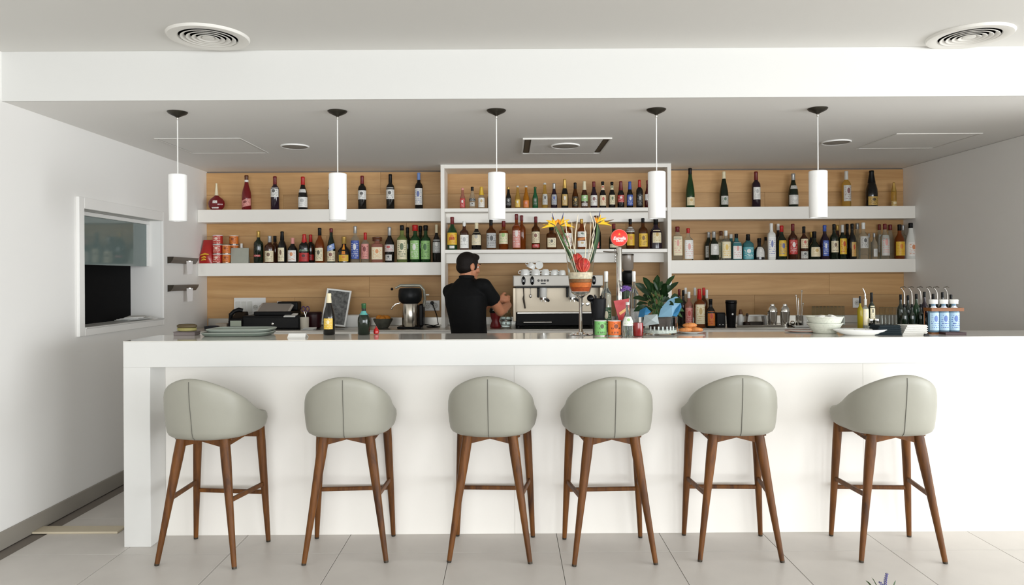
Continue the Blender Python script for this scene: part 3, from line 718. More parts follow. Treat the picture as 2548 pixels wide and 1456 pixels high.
row('RL', 646, 6.62, 'spirit_bottle', 'bottle', 'spirit bottles on the lower shelf far from the hatch', ' on far lower shelf', [
 (1685.5, 564, 24, 'jar', 'c', 'M', .84, '.14,.7,C,P,.8', 'square clear bottle with maroon stopper', dict(sq=3)),
 (1712, 568, 22, 'spirit', 'c', 'R', .84, '.04,.62,W,P,.95', 'square clear bottle with red cap', dict(sq=3)),
 (1763, 577, 22, 'round', 'd', 'S', .8, '.1,.5,I,G,1', 'dark green bottle half hidden', b),
 (1776, 576, 24, 'round', 'd', 'S', .78, '.18,.56,I,W,1.0', 'dark green bottle with white label and silver cap'),
 (1794, 575, 22, 'spirit', 'c', 'N', .84, '.1,.6,C,H,1', 'clear bottle with cork hidden behind', b),
 (1806, 574, 22, 'spirit', 'c', 'W', .82, '.06,.62,C,Y,1.0', 'square clear bottle with cream label', dict(sq=2)),
 (1819, 583, 20, 'spirit', 'b', 'W', .84, '', 'blue bottle hidden behind', b),
 (1832, 582, 23, 'spirit', 'b', 'K', .82, '.04,.66,W,P,.9', 'blue glass bottle with white label', dict(sq=2)),
 (1861, 583, 26, 'spirit', 'b', 'K', .74, '.03,.5,T,W,1.15', 'short bottle with teal label', dict(sq=1)),
 (1889, 593, 27, 'squat', 'k', 'K', .8, '.12,.6,I,W,.8', 'squat black bottle with diamond label'),
 (1905, 590, 16, 'spirit', 'c', 'K', .84, '', 'thin clear bottle half hidden', b),
 (1919, 556, 19, 'jar', 'w', 'W', .82, '.08,.62,W,B,.9', 'white square bottle with white neck', dict(sq=2.5)),
 (1936, 557, 20, 'round', 'k', 'W', .82, '', 'dark bottle with white top behind', b),
 (1944.6, 561.5, 24, 'round', 'd', 'R', .82, '.1,.56,Y,B,.9', 'green bottle with red cap and yellow label'),
 (1972.5, 557, 22, 'spirit', 'n', 'M', .8, '.15,.55,R,W,1.1', 'brown bottle with reddish label'),
 (2000, 563.5, 20, 'spirit', 'n', 'K', .8, '.03,.25,I,K,1.0;.34,.62,C,R,1.0', 'brown bottle with two labels'),
 (2018, 577, 18, 'round', 'k', 'D', .8, '', 'dark bottle with gold cap behind', b),
 (2026, 576, 28, 'squat', 'd', 'K', .76, '.1,.44,C,D,1.0', 'squat dark green bottle with cream label'),
 (2051.7, 560.6, 23, 'round', 'u', 'B', .82, '.1,.55,B,W,.6', 'black bottle with blue cap'),
 (2075, 557.7, 20.5, 'spirit', 'd', 'K', .84, '.2,.52,C,N,1.0', 'dark green bottle with round cream label'),
 (2084, 560, 19, 'round', 'n', 'D', .84, '', 'brown bottle squeezed between others', b),
 (2096, 559.6, 19.5, 'spirit', 'd', 'I', .78, '.15,.6,Y,R,1.1', 'dark bottle with yellow and red label'),
 (2108, 557, 18, 'round', 'k', 'K', .84, '', 'black bottle squeezed between others', b),
 (2120, 556.7, 20, 'round', 'k', 'K', .86, '.08,.48,D,R,.6', 'slim black bottle with gold label'),
 (2133.5, 556, 20, 'spirit', 'c', 'S', .84, '', 'clear bottle with silver cap', b),
 (2148, 554, 23, 'spirit', 'c', 'W', .82, '.3,.62,I,K,1.0', 'clear bottle with white cap and label'),
 (2162, 581, 13, 'spirit', 'c', 'S', .84, '', 'little clear bottle with silver cap', b),
 (2175, 580, 15, 'spirit', 'c', 'S', .84, '.1,.4,I,S,.7', 'little clear bottle in front row'),
 (2188, 558, 17, 'spirit', 'c', 'M', .84, '.2,.7,I,O,.8', 'clear bottle with maroon cap behind', b),
 (2201.5, 557, 22, 'spirit', 'c', 'M', .84, '.1,.68,I,P,1.0', 'clear bottle with maroon cap and pale label'),
 (2215, 559, 21, 'cone', 'c', 'M', .84, '', 'clear sloping bottle with maroon cap', b),
 (2238, 558.6, 24, 'round', 'a', 'K', .82, '.1,.5,Y,O,1.1', 'amber bottle with yellow label'),
 (2247, 560, 19, 'spirit', 'c', 'S', .84, '', 'clear bottle behind the amber one', b),
 (2266, 555, 28, 'cone', 'w', 'K', .86, '.08,.46,W,O,.9', 'white bottle with black cap')])

# ---------------------------------------------------------------- crisps and cans beside the liqueurs
def print_patch(x0, x1, z0, z1, y, name, m, parent, off=0.0):
    bm = bmesh.new(); uvl = bm.loops.layers.uv.new('UVMap')
    vs = [bm.verts.new(p) for p in ((x0, y, z0), (x1, y, z0), (x1, y, z1), (x0, y, z1))]
    f = bm.faces.new(vs)
    for l, u in zip(f.loops, ((0, 0), (1, 0), (1, 1), (0, 1))): l[uvl].uv = u
    mm = MB(); mm.bm.free(); mm.bm = bm
    return mm.done(name, m, parent, smooth=False, fix=False)
zt = SH['LL']
Yb = 6.6
x0 = PX(489, 650, Yb); x1 = PX(531, 650, Yb)
bag = thing('crisp_bag', 'shiny red crisp bag with yellow print leaning against the hatch wall', 'snack bag', ((x0 + x1) / 2, Yb, zt))
wd, hh = (x1 - x0), PZ(510, 597, Yb) - zt
rr = []
for k in range(9):
    v = k / 8; th = 0.03 * math.sin(PI * min(max(v, 0.02), 0.98)) ** 0.7 + 0.002
    wv = wd * (0.5 - 0.06 * math.sin(PI * v)) * (1 - 0.28 * v) ; cxx = 0.022 * v
    rr.append([(cxx + wv * math.cos(2 * PI * i / 16) * 1.0, th * math.sin(2 * PI * i / 16) + 0.05 * v, v * hh) for i in range(16)])
MB().rings(rr).done('bag_body', mat('red_foil', (170, 26, 22), 0.28, coat=0.3, bump=0.5, bscale=40), bag)
yel = mat('yellow_print', (224, 170, 40), 0.4)
for i, (a, c, d, e) in enumerate(((-.03, .055, .052, .075), (-.022, .03, .062, .05), (-.026, .026, .035, .028))):
    MB().tube([(a, -0.028 + 0.004 * i, e), ((a + c) / 2, -0.031 + 0.004 * i, e + .012), (c - .01, -0.024 + .004 * i, e + .006)], [.004, .010, .005], 8).done('print', yel, bag)
def can(px, pyb, Y, z, body, accent, label, h, r, lid='white_plastic', cat='can', name='crisp_tube', group='little crisp tubes by the red bag', text=None):
    x = PX(px, 600, Y)
    t = thing(name, label, cat, (x, Y, z), 0, group)
    MB().lathe([(r * .97, 0), (r, .002), (r, h * .94), (r * .97, h * .95)], 24).done('tube_body', body, t)
    MB().lathe([(r * 1.03, h * .93), (r * 1.03, h * .99), (r * .98, h), (.001, h)], 24).done('lid', MATS[lid], t)
    MB().lathe([(r * 1.0, 0), (r * 1.025, .002), (r * 1.025, .006), (r, .007)], 24).done('rim', steel, t)
    SHAPES['_can'] = [(0, 1), (1, 1)]
    m = MB(); m.bm.free(); m.bm = label_patch('_can', 0, h, r, .12, .88, 1.1); m.done('label', accent, t, ang=70)
    return t
red_t = mat('red_tube', (176, 40, 32), 0.4); or_t = mat('orange_tube', (214, 112, 36), 0.4)
pr_red = print_mat((188, 52, 40), (240, 220, 200), 4); pr_or = print_mat((222, 124, 44), (120, 50, 20), 4)
hc = 0.0865
for k, w_ in enumerate(('bottom', 'middle', 'topmost')):
    can(542, 0, 6.62, zt + k * hc, red_t, pr_red, 'red crisp tube, %s of the red stack beside the crisp bag' % w_, hc - 0.0006, .043)
    can(582, 0, 6.71, zt + k * hc, or_t, pr_or, 'orange crisp tube, %s of the taller rear orange stack' % w_, hc - 0.0006, .04)
for k, w_ in enumerate(('bottom', 'upper')):
    can(563.5, 0, 6.60, zt + k * hc * .98, or_t, pr_or, 'orange crisp tube, %s of the short front orange stack' % w_, hc * .98 - 0.0006, .035)
Yk = 6.585
kx0, kx1 = PX(574, 650, Yk), PX(618, 650, Yk); hk = PZ(590, 617, Yk) - zt
crd = thing('menu_card', 'grey-green card leaning back on the lower shelf beside the crisp tubes', 'card', ((kx0 + kx1) / 2, Yk, zt))
wc = kx1 - kx0
MB().poly([(-wc / 2, 0, 0.0005), (wc / 2, 0, 0.0005), (wc / 2 - .012, 0.045, hk), (-wc / 2 - 0.012, 0.045, hk)], (0, .004, .001)).done('card_front', mat('grey_card', (166, 168, 156), 0.5, var=.06, vscale=20), crd, smooth=False)
MB().poly([(-wc / 2 + .02, 0.052, hk * .9), (wc / 2 - .02, 0.052, hk * .9), (wc / 2 - .02, 0.095, 0.0005), (-wc / 2 + .02, .095, 0.0005)], (0, .003, .001)).done('easel_back', mat('grey_card', (166, 168, 156)), crd, smooth=False)
#PART3
# ================================================================ THINGS ON THE BACK COUNTER
def mbx(name, m, parent, x0, x1, y0, y1, z0, z1, bev=0.003, seg=1, rot=None, smooth=False):
    return MB().box(x0, x1, y0, y1, z0, z1, bev, seg, rot).done(name, m, parent, smooth=smooth)
def back(name, label, cat, px, Y, group=None, rz=0, pyb=815):
    return thing(name, label, cat, (PX(px, pyb, Y), Y, ZB), rz, group)
# wall plates on the oak
def plate(label, px0, py0, px1, py1, n, kind='switch'):
    x0, z1 = P(px0, py0, YB); x1, z0 = P(px1, py1, YB)
    t = thing('wall_plate', label, 'socket', ((x0 + x1) / 2, YB, (z0 + z1) / 2), 0, None)
    w2, h2 = (x1 - x0) / 2, (z1 - z0) / 2
    mbx('plate', white_p, t, -w2, w2, -0.010, -0.0005, -h2, h2, 0.002)
    for i in range(n):
        a = -w2 + .012 + (2 * w2 - .024) * i / n; b_ = -w2 + .012 + (2 * w2 - .024) * (i + 1) / n
        if kind == 'switch' and i < n - 2:
            mbx('rocker', mat('rocker_grey', (214, 213, 206), .4), t, a + .004, b_ - .004, -0.015, -0.010, -h2 * .62, h2 * .62, 0.002)
        else:
            r = min((b_ - a) / 2 - .004, h2 * .62); c = ((a + b_) / 2, -0.0102, 0)
            q = MB().lathe([(r, 0), (r, .004), (r * .85, .004), (r * .8, .001), (.001, .001)], 20, mtx=Matrix.Rotation(PI / 2, 4, 'X'), c=c).done('socket', mat('socket_grey', (202, 200, 192), .4), t)
            MB().ball((c[0] - r * .3, -.0112, 0), .003, 6, 4).ball((c[0] + r * .3, -.0112, 0), .003, 6, 4).done('pin_hole', black_p, q)
    return t
plate('wide white switch plate on the oak above the black cash register', 583, 741, 662, 788, 5)
plate('white socket plate on the oak half behind the cash register printer', 690, 750, 742, 781, 3, 'socket')
plate('white socket plate on the oak beside the juicer, with its plug', 1052, 748, 1094, 773, 2, 'socket')
plate('small white socket plate on the oak behind the oil bottle', 2121, 741, 2142, 766, 1, 'socket')

# cash register
Yr = 6.33
sx = Yr / F
reg = back('cash_register', 'black cash register with a tilted grey keypad and a side screen', 'cash register', 668, Yr)
def rx(px): return PX(px, 800, Yr) - reg.location.x
def rz_(py, px=668): return PZ(px, py, Yr) - ZB
blk = mat('register_black', (14, 14, 15), .5)
grey_k = mat('keypad_grey', (150, 143, 136), .45)
mbx('cash_drawer', blk, reg, rx(603), rx(747), 0, .36, 0.004, rz_(786), .004)
mbx('drawer_front', mat('register_black2', (26, 26, 27), .3), reg, rx(606), rx(744), -.006, .0, 0.012, rz_(791), .003)
MB().lathe([(.011, 0), (.011, .006), (.007, .008), (.001, .008)], 16, mtx=Matrix.Rotation(PI / 2, 4, 'X'), c=(rx(679), -.006, rz_(806))).done('drawer_lock', chrome, reg)
mbx('body', blk, reg, rx(628), rx(722), .03, .33, rz_(786), rz_(776), .006)
tilt = Matrix.Rotation(R(24), 4, 'X')
mbx('keypad_deck', mat('register_light', (196, 190, 182), .4), reg, rx(629), rx(714), .03, .25, rz_(773), rz_(768), .005, rot=tilt)
kb = mbx('keypad', grey_k, reg, rx(634), rx(709), .045, .235, rz_(771.5), rz_(766), .003, rot=tilt)
for j in range(4):
    for i in range(9):
        a = rx(634) + (rx(709) - rx(634)) * (i + .15) / 9; q = a + (rx(709) - rx(634)) / 9 * .7
        yy = .06 + j * .042
        zz = rz_(768) + (yy - .14) * math.tan(R(24)) + .008
        mbx('key', mat('key_grey', (118, 112, 106), .5), kb, a, q, yy, yy + .03, zz, zz + .006, .001, rot=tilt)
mbx('receipt_printer', blk, reg, rx(672), rx(724), .2, .33, rz_(776), rz_(753), .012, 2)
mbx('printer_lid', mat('register_light', (196, 190, 182)), reg, rx(652), rx(676), .22, .33, rz_(776), rz_(757), .008)
mbx('paper_slot', black_gl, reg, rx(655), rx(670), .2, .222, rz_(765), rz_(763), .001)
MB().box(rx(706), rx(735), -.01, .09, rz_(787), rz_(784), .002, rot=Matrix.Rotation(R(12), 4, 'X')).done('card_slip', paper, reg, smooth=False)
# telephone
Yt = 6.3
tel = back('telephone', 'black desk telephone standing against the cash register', 'telephone', 584, Yt)
def tx(px): return PX(px, 800, Yt) - tel.location.x
def tz(py): return PZ(584, py, Yt) - ZB
mbx('phone_base', blk, tel, tx(567), tx(601), .0, .2, 0.002, tz(796), .01, 2)
MB().box(tx(569), tx(600), .03, .19, tz(797), tz(785), .01, 2, Matrix.Rotation(R(22), 4, 'X')).done('keypad_slope', blk, tel, smooth=False)
pts = [(tx(567), .05, tz(797)), (tx(569), .05, tz(784)), (tx(577), .06, tz(775)), (tx(587), .07, tz(772)), (tx(596), .08, tz(774))]
MB().tube(pts, [.014, .02, .018, .02, .018], 12).done('handset', black_p, tel)
MB().box(tx(573), tx(600.5), -.004, -.0005, tz(812), tz(798), .001).done('label', mat('phone_label', (176, 184, 166), .5), tel, smooth=False)
pts = [(tx(566) + .012 * math.cos(k * 1.1), .06 + .012 * math.sin(k * 1.1) + .002 * k, tz(797) - .0026 * k) for k in range(24)]
MB().tube(pts, .0025, 5).done('coiled_cord', black_p, tel)
# ashtray and small box beside it
o = thing('ashtray', 'low dark glossy ashtray on the back counter by the hatch corner', 'ashtray', (PX(527, 815, 6.3), 6.3, ZB))
MB().lathe([(.045, 0), (.06, .004), (.066, .03), (.062, .034), (.05, .012), (.001, .010)], 24).done('dish', mat('ashtray_dark', (40, 42, 48), .2, coat=.4), o)
MB().tube([(-.07, 0, .032), (-.04, 0, .03)], .004, 8).done('cigar_rest', dark_metal, o)
o = thing('note_box', 'small beige box on the back counter beside the telephone', 'box', (PX(550, 815, 6.4), 6.4, ZB))
mbx('carton', mat('beige_card', (190, 176, 158), .7), o, -.05, .05, 0, .08, 0, .045, .002)
mbx('lid_flap', mat('beige_card', (190, 176, 158), .7), o, -.051, .051, -.002, .06, .045, .049, .001)
# scissors in a pen pot
o = thing('pen_pot', 'beige pen pot behind the cash register holding scissors', 'pot', (PX(758, 815, 6.3), 6.3, ZB))
MB().lathe([(.034, 0), (.036, .003), (.038, .105), (.036, .107), (.034, .1), (.032, .01), (.001, .01)], 20).done('pot_body', mat('pot_beige', (206, 198, 182), .6), o)
sc_ = thing('scissors', 'purple handled scissors standing in the beige pen pot', 'scissors', (PX(760, 785, 6.3), 6.302, ZB + .012))
for sgn in (-1, 1):
    ring = [(.018 * sgn + .015 * math.cos(a), 0, .165 + .022 * math.sin(a)) for a in [2 * PI * k / 12 for k in range(13)]]
    MB().tube(ring, .005, 6, False).done('finger_loop', mat('scissor_purple', (74, 44, 84), .4), sc_)
    MB().tube([(.012 * sgn, .002 * sgn, .145), (-.002 * sgn, .002 * sgn, .1), (-.008 * sgn, .002 * sgn, .0)], [.004, .004, .001], 6).done('blade', steel, sc_)
# dark red jar
o = thing('dark_jar', 'wide dark red pot with a lid between scissors and framed picture', 'pot', (PX(780, 815, 6.42), 6.42, ZB))
MB().lathe([(.05, 0), (.066, .01), (.072, .1), (.07, .125)], 28).done('pot_body', mat('pot_darkred', (44, 12, 16), .3), o)
MB().lathe([(.074, .125), (.075, .14), (.07, .147), (.001, .15)], 28).done('lid', mat('pot_lid_dark', (34, 12, 14), .3), o)
# papers in front
for k, (px, py, w_, h_, lab_) in enumerate(((768, 812, .12, .03, 'crumpled white papers lying in front of the dark red pot'),)):
    o = thing('paper_bundle', lab_, 'papers', (PX(px, py, 6.24), 6.24, ZB))
    for i in range(4):
        MB().box(-.06 + .008 * i, .05 + .004 * i, -.03, .05, .0005 + .005 * i, .004 + .005 * i, .001, rot=Matrix.Rotation(.12 * (i - 1.5), 4, 'Z')).done('sheet', paper, o, smooth=False)
# framed picture, leaning and turned
Yp = 6.5
xa, za = P(829, 815, Yp)
o = thing('picture_frame', 'tilted black and white picture in a white frame leaning on the oak', 'picture', (xa, Yp, ZB))
W2, H2 = .112, .335
rotm = Matrix.Rotation(R(-14), 4, 'X') @ Matrix.Rotation(R(7), 4, 'Y')
base = Matrix.Translation((0, 0, .016)) @ rotm
bwm = mat('photo_print', (96, 96, 94), .4, var=.85, vscale=38)
for nm, m_, x0, x1, z0, z1, y0, y1 in (('photo', bwm, -W2 + .014, W2 - .014, .014, H2 - .014, -.002, .006), ('frame_side', ceramic, -W2, -W2 + .015, 0, H2, -.01, .01), ('frame_side', ceramic, W2 - .015, W2, 0, H2, -.01, .01), ('frame_rail', ceramic, -W2 + .015, W2 - .015, 0, .015, -.01, .01), ('frame_rail', ceramic, -W2 + .015, W2 - .015, H2 - .015, H2, -.01, .01)):
    q = MB().box(x0, x1, y0, y1, z0, z1, .001); bmesh.ops.transform(q.bm, matrix=base, verts=q.bm.verts); q.done(nm, m_, o, smooth=False)
# small things between picture and juicer
o = thing('note_block', 'white carton standing behind the green water bottle', 'box', (PX(886, 815, 6.55), 6.55, ZB))
mbx('carton', paper, o, -.1, .1, 0, .1, 0, .105, .003); mbx('carton_lid', mat('carton_lid', (216, 206, 192), .6), o, -.101, .101, -.002, .102, .105, .112, .002)
o = thing('fruit_basket', 'dark bowl with orange fruit beside the juicer', 'bowl', (PX(953, 815, 6.42), 6.42, ZB))
MB().lathe([(.04, 0), (.05, .004), (.085, .07), (.088, .085), (.082, .085), (.045, .012), (.001, .01)], 28).done('bowl_body', mat('bowl_grey', (84, 84, 74), .4, var=.3, vscale=30), o)
orange = mat('orange_peel', (206, 128, 32), .5, bump=.2, bscale=260)
for i, (a, c, d) in enumerate(((-.03, .0, .085), (.035, .01, .08), (.0, -.035, .075), (.0, .04, .08))):
    f_ = thing('orange', 'orange in the bowl beside the juicer, ' + ('side away from the juicer', 'juicer side', 'at the front', 'at the back')[i], 'fruit', (o.location.x + a, o.location.y + c, ZB + d), 0, 'oranges in the bowl')
    MB().ball((0, 0, 0), (.034, .034, .032), 14, 10).done('peel', orange, f_)
    MB().ball((0, 0, .0315), .003, 6, 4).done('stem_end', mat('stem_green', (70, 90, 40), .6), f_)
# juicer
Yj = 6.35
ju = back('juicer', 'tall citrus juicer with black head, steel column and grey lever arm', 'juicer', 1021, Yj)
jz = lambda py: PZ(1021, py, Yj) - ZB
jx = lambda px: PX(px, 780, Yj) - ju.location.x
MB().box(jx(990), jx(1050), -.06, .13, 0, .018, .006).done('base', black_p, ju, smooth=False)
MB().lathe([(.07, .018), (.072, .022), (.072, jz(757)), (.066, jz(754))], 36).done('column', mat('brushed_column', (200, 194, 182), .22, 1.0), ju)
MB().box(jx(1042), jx(1054), -.02, .12, .018, jz(757), .01).done('rear_column', black_p, ju, smooth=False)
MB().lathe([(.072, jz(755)), (.098, jz(748)), (.104, jz(737)), (.1, jz(722)), (.088, jz(717)), (.001, jz(716))], 36).done('head', mat('juicer_black', (22, 24, 25), .4), ju)
MB().tube([(jx(1053), .02, jz(764)), (jx(1057), .02, jz(745)), (jx(1055), .0, jz(722)), (jx(1046), 0, jz(711)), (jx(1030), 0, jz(710.5)), (jx(1010), 0, jz(711)), (jx(998), -.02, jz(710)), (jx(985), -.03, jz(717))], [.012, .012, .012, .013, .014, .014, .012, .007], 10).done('lever_arm', mat('arm_grey', (150, 148, 134), .35, .4), ju)
MB().ball((jx(977), -.03, jz(719)), .012).done('lever_knob', black_p, ju)
MB().tube([(jx(998), -.05, jz(753)), (jx(987), -.06, jz(756)), (jx(979), -.06, jz(764)), (jx(977), -.06, jz(770))], .0055, 8).done('spout', chrome, ju)
MB().tube([(jx(1056), .03, jz(734)), (jx(1067), .03, jz(734))], .006, 8).done('handle_stub', white_p, ju)
xs0 = jx(1062)
MB().tube([(jx(1053), .1, .03), (jx(1075), .12, .012), (jx(1085), .2, .02), (jx(1078), .3, .1), (jx(1064), .38, jz(758))], .0045, 6).tube([(jx(1058), .1, .006), (jx(1082), .14, .006), (jx(1092), .1, .006), (jx(1078), .06, .006), (jx(1060), .09, .006)], .0045, 6).done('power_cord', black_p, ju)
MB().lathe([(.016, 0), (.018, .02), (.012, .04)], 14, mtx=Matrix.Rotation(PI / 2, 4, 'X'), c=(jx(1064), YB - Yj - .017, jz(758))).done('plug', black_p, ju)

# espresso machine
Ye = 6.24
em = back('espresso_machine', 'wide steel espresso machine with two brew groups and a cup rail', 'coffee machine', 1389, Ye)
ex_ = lambda px: PX(px, 750, Ye) - em.location.x
ez = lambda py: PZ(1389, py, Ye) - ZB
inox = mat('satin_steel', (186, 174, 155), .42, .7)
mbx('back_panel', inox, em, ex_(1281), ex_(1499), .16, .44, ez(780), ez(716), .004)
mbx('top_housing', mat('housing_grey', (188, 184, 176), .45, .3), em, ex_(1277), ex_(1501), .0, .44, ez(712.5), ez(685), .008, 2)
mbx('shadow_gap', black_p, em, ex_(1283), ex_(1496), .02, .44, ez(716), ez(712.5), .001)
mbx('drip_body', blk, em, ex_(1284), ex_(1497), .05, .44, ez(812), ez(780), .006)
mbx('side_panel', inox, em, ex_(1276.5), ex_(1284), .03, .44, ez(800), ez(716), .003)
mbx('side_panel', inox, em, ex_(1494), ex_(1501.5), .03, .44, ez(800), ez(716), .003)
mbx('drip_tray', steel, em, ex_(1302), ex_(1373), -.01, .16, ez(803), ez(800), .003)
mbx('drip_grid', steel, em, ex_(1287), ex_(1494), .02, .16, ez(781), ez(777), .002)
for px in (1289, 1490):
    MB().tube([(ex_(px), .1, 0), (ex_(px), .1, ez(810))], .02, 12).tube([(ex_(px), .36, 0), (ex_(px), .36, ez(810))], .02, 12).done('foot', black_p, em)
for px in (1303, 1324.6, 1478):
    q = MB().lathe([(.017, 0), (.017, .012), (.013, .016), (.001, .016)], 20, mtx=Matrix.Rotation(PI / 2, 4, 'X') @ Matrix.Diagonal((1, 2.2, 1, 1)), c=(ex_(px), 0, ez(698))).done('steam_knob', black_gl, em)
    MB().box(ex_(px) - .003, ex_(px) + .003, -.018, -.0155, ez(701), ez(697), .001).done('knob_mark', white_p, q, smooth=False)
for i, px in enumerate((1340.5, 1348.5, 1356, 1363.5)):
    MB().lathe([(.010, 0), (.010, .004), (.008, .005), (.001, .005)], 14, mtx=Matrix.Rotation(PI / 2, 4, 'X'), c=(ex_(px), 0, ez(698))).done('button', mat('button_dark', (62, 58, 56), .3), em)
mbx('display', black_gl, em, ex_(1346), ex_(1358), -.004, .0, ez(707), ez(704), .001)
for gx in (1353, 1426.5, 1470):
    if gx == 1470: continue
    g_ = MB().lathe([(.026, ez(741)), (.031, ez(738)), (.033, ez(716)), (.033, ez(713))], 24, c=(ex_(gx), .09, 0)).done('brew_group', mat('group_white', (240, 238, 232), .25), em)
    MB().lathe([(.03, ez(747)), (.036, ez(746)), (.036, ez(741)), (.03, ez(740.5))], 24, c=(ex_(gx) + .004, .09, 0)).done('portafilter', chrome, g_)
    MB().tube([(ex_(gx) + .012, .06, ez(744)), (ex_(gx) + .03, -.05, ez(746)), (ex_(gx) + .034, -.1, ez(747))], [.008, .013, .012], 10).done('filter_handle', black_p, g_)
    MB().tube([(ex_(gx) - .012, .09, ez(746)), (ex_(gx) - .016, .09, ez(752))], .005, 8).tube([(ex_(gx) + .012, .09, ez(746)), (ex_(gx) + .016, .09, ez(752))], .005, 8).done('coffee_spout', chrome, g_)
    MB().box(ex_(gx) - .052, ex_(gx) - .036, .08, .15, ez(741), ez(717), .003).done('group_bracket', black_p, g_, smooth=False)
MB().tube([(ex_(1303), .06, ez(714)), (ex_(1304), .05, ez(735)), (ex_(1303), .05, ez(743)), (ex_(1307), .05, ez(768))], [.005, .005, .009, .007], 8).done('steam_wand', dark_metal, em)
MB().tube([(ex_(1321), .06, ez(714)), (ex_(1320.5), .05, ez(733))], .003, 8).done('spoon_rod', steel, em)
MB().ball((ex_(1320.5), .05, ez(737)), (.011, .006, .016), 12, 8).done('spoon_bowl', steel, em)
for px in (1452, 1467):
    MB().lathe([(.016, 0), (.018, .006), (.012, .008), (.001, .006)], 18, mtx=Matrix.Rotation(PI / 2, 4, 'X'), c=(ex_(px), .16, ez(759))).done('pressure_gauge', chrome, em)
# cups on top
ztop = ZB + ez(685)
def cup(px, py, Y, label, r=.037, h=.052, mode='down'):
    t = thing('coffee_cup', label, 'cup', (PX(px, py, Y), Y, ztop), 0, 'white coffee cups on the espresso machine')
    b_ = MB().lathe([(r * .99, 0), (r, .002), (r * .97, h * .5), (r * .78, h * .9), (r * .6, h * .97), (r * .58, h), (r * .5, h), (r * .45, h * .93), (.001, h * .93)], 24)
    hp = [(-r * .9, 0, h * .25), (-r * 1.35, 0, h * .3), (-r * 1.45, 0, h * .55), (-r * 1.2, 0, h * .75), (-r * .82, 0, h * .75)]
    if mode != 'down':
        m_ = Matrix.Translation((0, 0, mode[0])) @ Matrix.Rotation(mode[1], 4, mode[2])
        bmesh.ops.transform(b_.bm, matrix=m_, verts=b_.bm.verts); hp = [m_ @ Vector(p) for p in hp]
    q = b_.done('cup_body', ceramic, t); MB().tube(hp, .0045, 8).done('handle', ceramic, t)
    return t
Yc = 6.32
for k, (px, r, nm) in enumerate(((1306.5, .040, 'first in the lower row, by the steam knobs'), (1333, .040, 'second in the lower row'), (1357, .036, 'third in the lower row'), (1378.5, .031, 'fourth in the lower row, smaller'), (1399, .031, 'nearest the flower goblet, smaller'))):
    cup(px, 680, Yc, 'white coffee cup upside down, ' + nm, r, .054 if k < 3 else .044)
cup(1319, 668, Yc, 'white coffee cup tipped over on the cups below, by the steam knobs', .038, .05, (.062, R(28), 'Y'))
cup(1342, 668, Yc, 'white coffee cup lying on its side on the cups below', .034, .045, (.088, R(-80), 'X'))
for k in range(4):
    cup(1312 + 23 * k, 680, Yc + .11, 'white coffee cup upside down in the rear row, %s from the steam knobs' % ORD[k], .036, .05)
# grinder behind the tap
Yg = 6.42
gr = back('coffee_grinder', 'black coffee grinder with a grey bean hopper behind the beer tap', 'grinder', 1563, Yg)
gz = lambda py: PZ(1563, py, Yg) - ZB
MB().box(-.075, .075, -.09, .16, 0, .05, .01, 2).done('base', black_p, gr, smooth=False)
MB().box(-.06, .06, -.04, .14, .05, gz(705), .02, 2).done('body', mat('grinder_black', (24, 23, 24), .35), gr, smooth=False)
MB().lathe([(.045, gz(705)), (.062, gz(692)), (.06, gz(680)), (.035, gz(673))], 28).done('collar', black_p, gr)
MB().lathe([(.03, gz(676)), (.05, gz(668)), (.052, gz(638)), (.052, gz(635))], 28).done('hopper', mat('smoked_hopper', (170, 158, 146), .2, trans=.35, coat=.3), gr)
MB().lathe([(.054, gz(636)), (.054, gz(633)), (.05, gz(632)), (.001, gz(632))], 28).done('hopper_lid', dark_metal, gr)
MB().tube([(0, -.04, gz(740)), (0, -.11, gz(745))], .012, 8).done('dosing_spout', black_p, gr)
# jug and red blender by the barman
o = thing('red_mixer', 'dark red mixer with a black top on the back counter beside the barman', 'mixer', (PX(1233, 815, 6.4), 6.4, ZB))
MB().lathe([(.045, 0), (.05, .01), (.032, .06), (.045, .1), (.048, .13)], 24).done('mixer_body', mat('mixer_red', (116, 24, 26), .35), o)
MB().lathe([(.05, .13), (.055, .14), (.05, .17), (.001, .172)], 24).done('mixer_top', black_p, o)
for px_ in (-.018, .018): MB().ball((px_, -.05, .155), .006, 8, 6).done('button', steel, o)
o = thing('glass_jug', 'glass milk jug with metal bands between barman and espresso machine', 'jug', (PX(1259, 815, 6.5), 6.5, ZB))
MB().lathe([(.045, 0), (.05, .004), (.052, .09), (.04, .13), (.042, .15), (.038, .15), (.036, .13), (.046, .09), (.044, .012), (.001, .012)], 24).done('jug_body', thin_glass, o)
MB().lathe([(.053, .05), (.054, .052), (.054, .06), (.053, .062)], 24, cap0=False, cap1=False).done('band', steel, o)
MB().tube([(0, -.05, .1), (0, -.085, .09), (0, -.085, .04), (0, -.05, .03)], .006, 8).done('handle', steel, o)

# bottles, shakers and tools to the side of the plant
def backbottle(px, yt, wpx, shape, glass, cap, cz, labels, desc, Y=6.3, name='spirit_bottle', **k):
    x, zt_ = P(px, yt, Y)
    return bottle(name, desc, 'bottle', 'bottles on the steel back counter', x, Y, ZB, zt_ - ZB, wpx * Y / F / 2, shape, glass, cap, cz, labels, **k)
backbottle(1740, 719, 24, 'spirit', 'a', 'R', .72, '.1,.6,C,D,1.0', 'amber bottle with red neck and gold label on the back counter', 6.26, sq=2)
backbottle(1768, 744, 24, 'round', 'k', 'K', .8, '.08,.58,O,R,.8', 'dark round bottle with an orange emblem label on the back counter', 6.24)
backbottle(1714, 726, 20, 'spirit', 's', 'W', .82, '.1,.55,P,R,1', 'pink tinted bottle with white cap behind the plant wrapping', 6.3)
backbottle(1700, 722, 17, 'spirit', 'k', 'K', .84, '', 'dark bottle half hidden behind the leafy plant', 6.42)
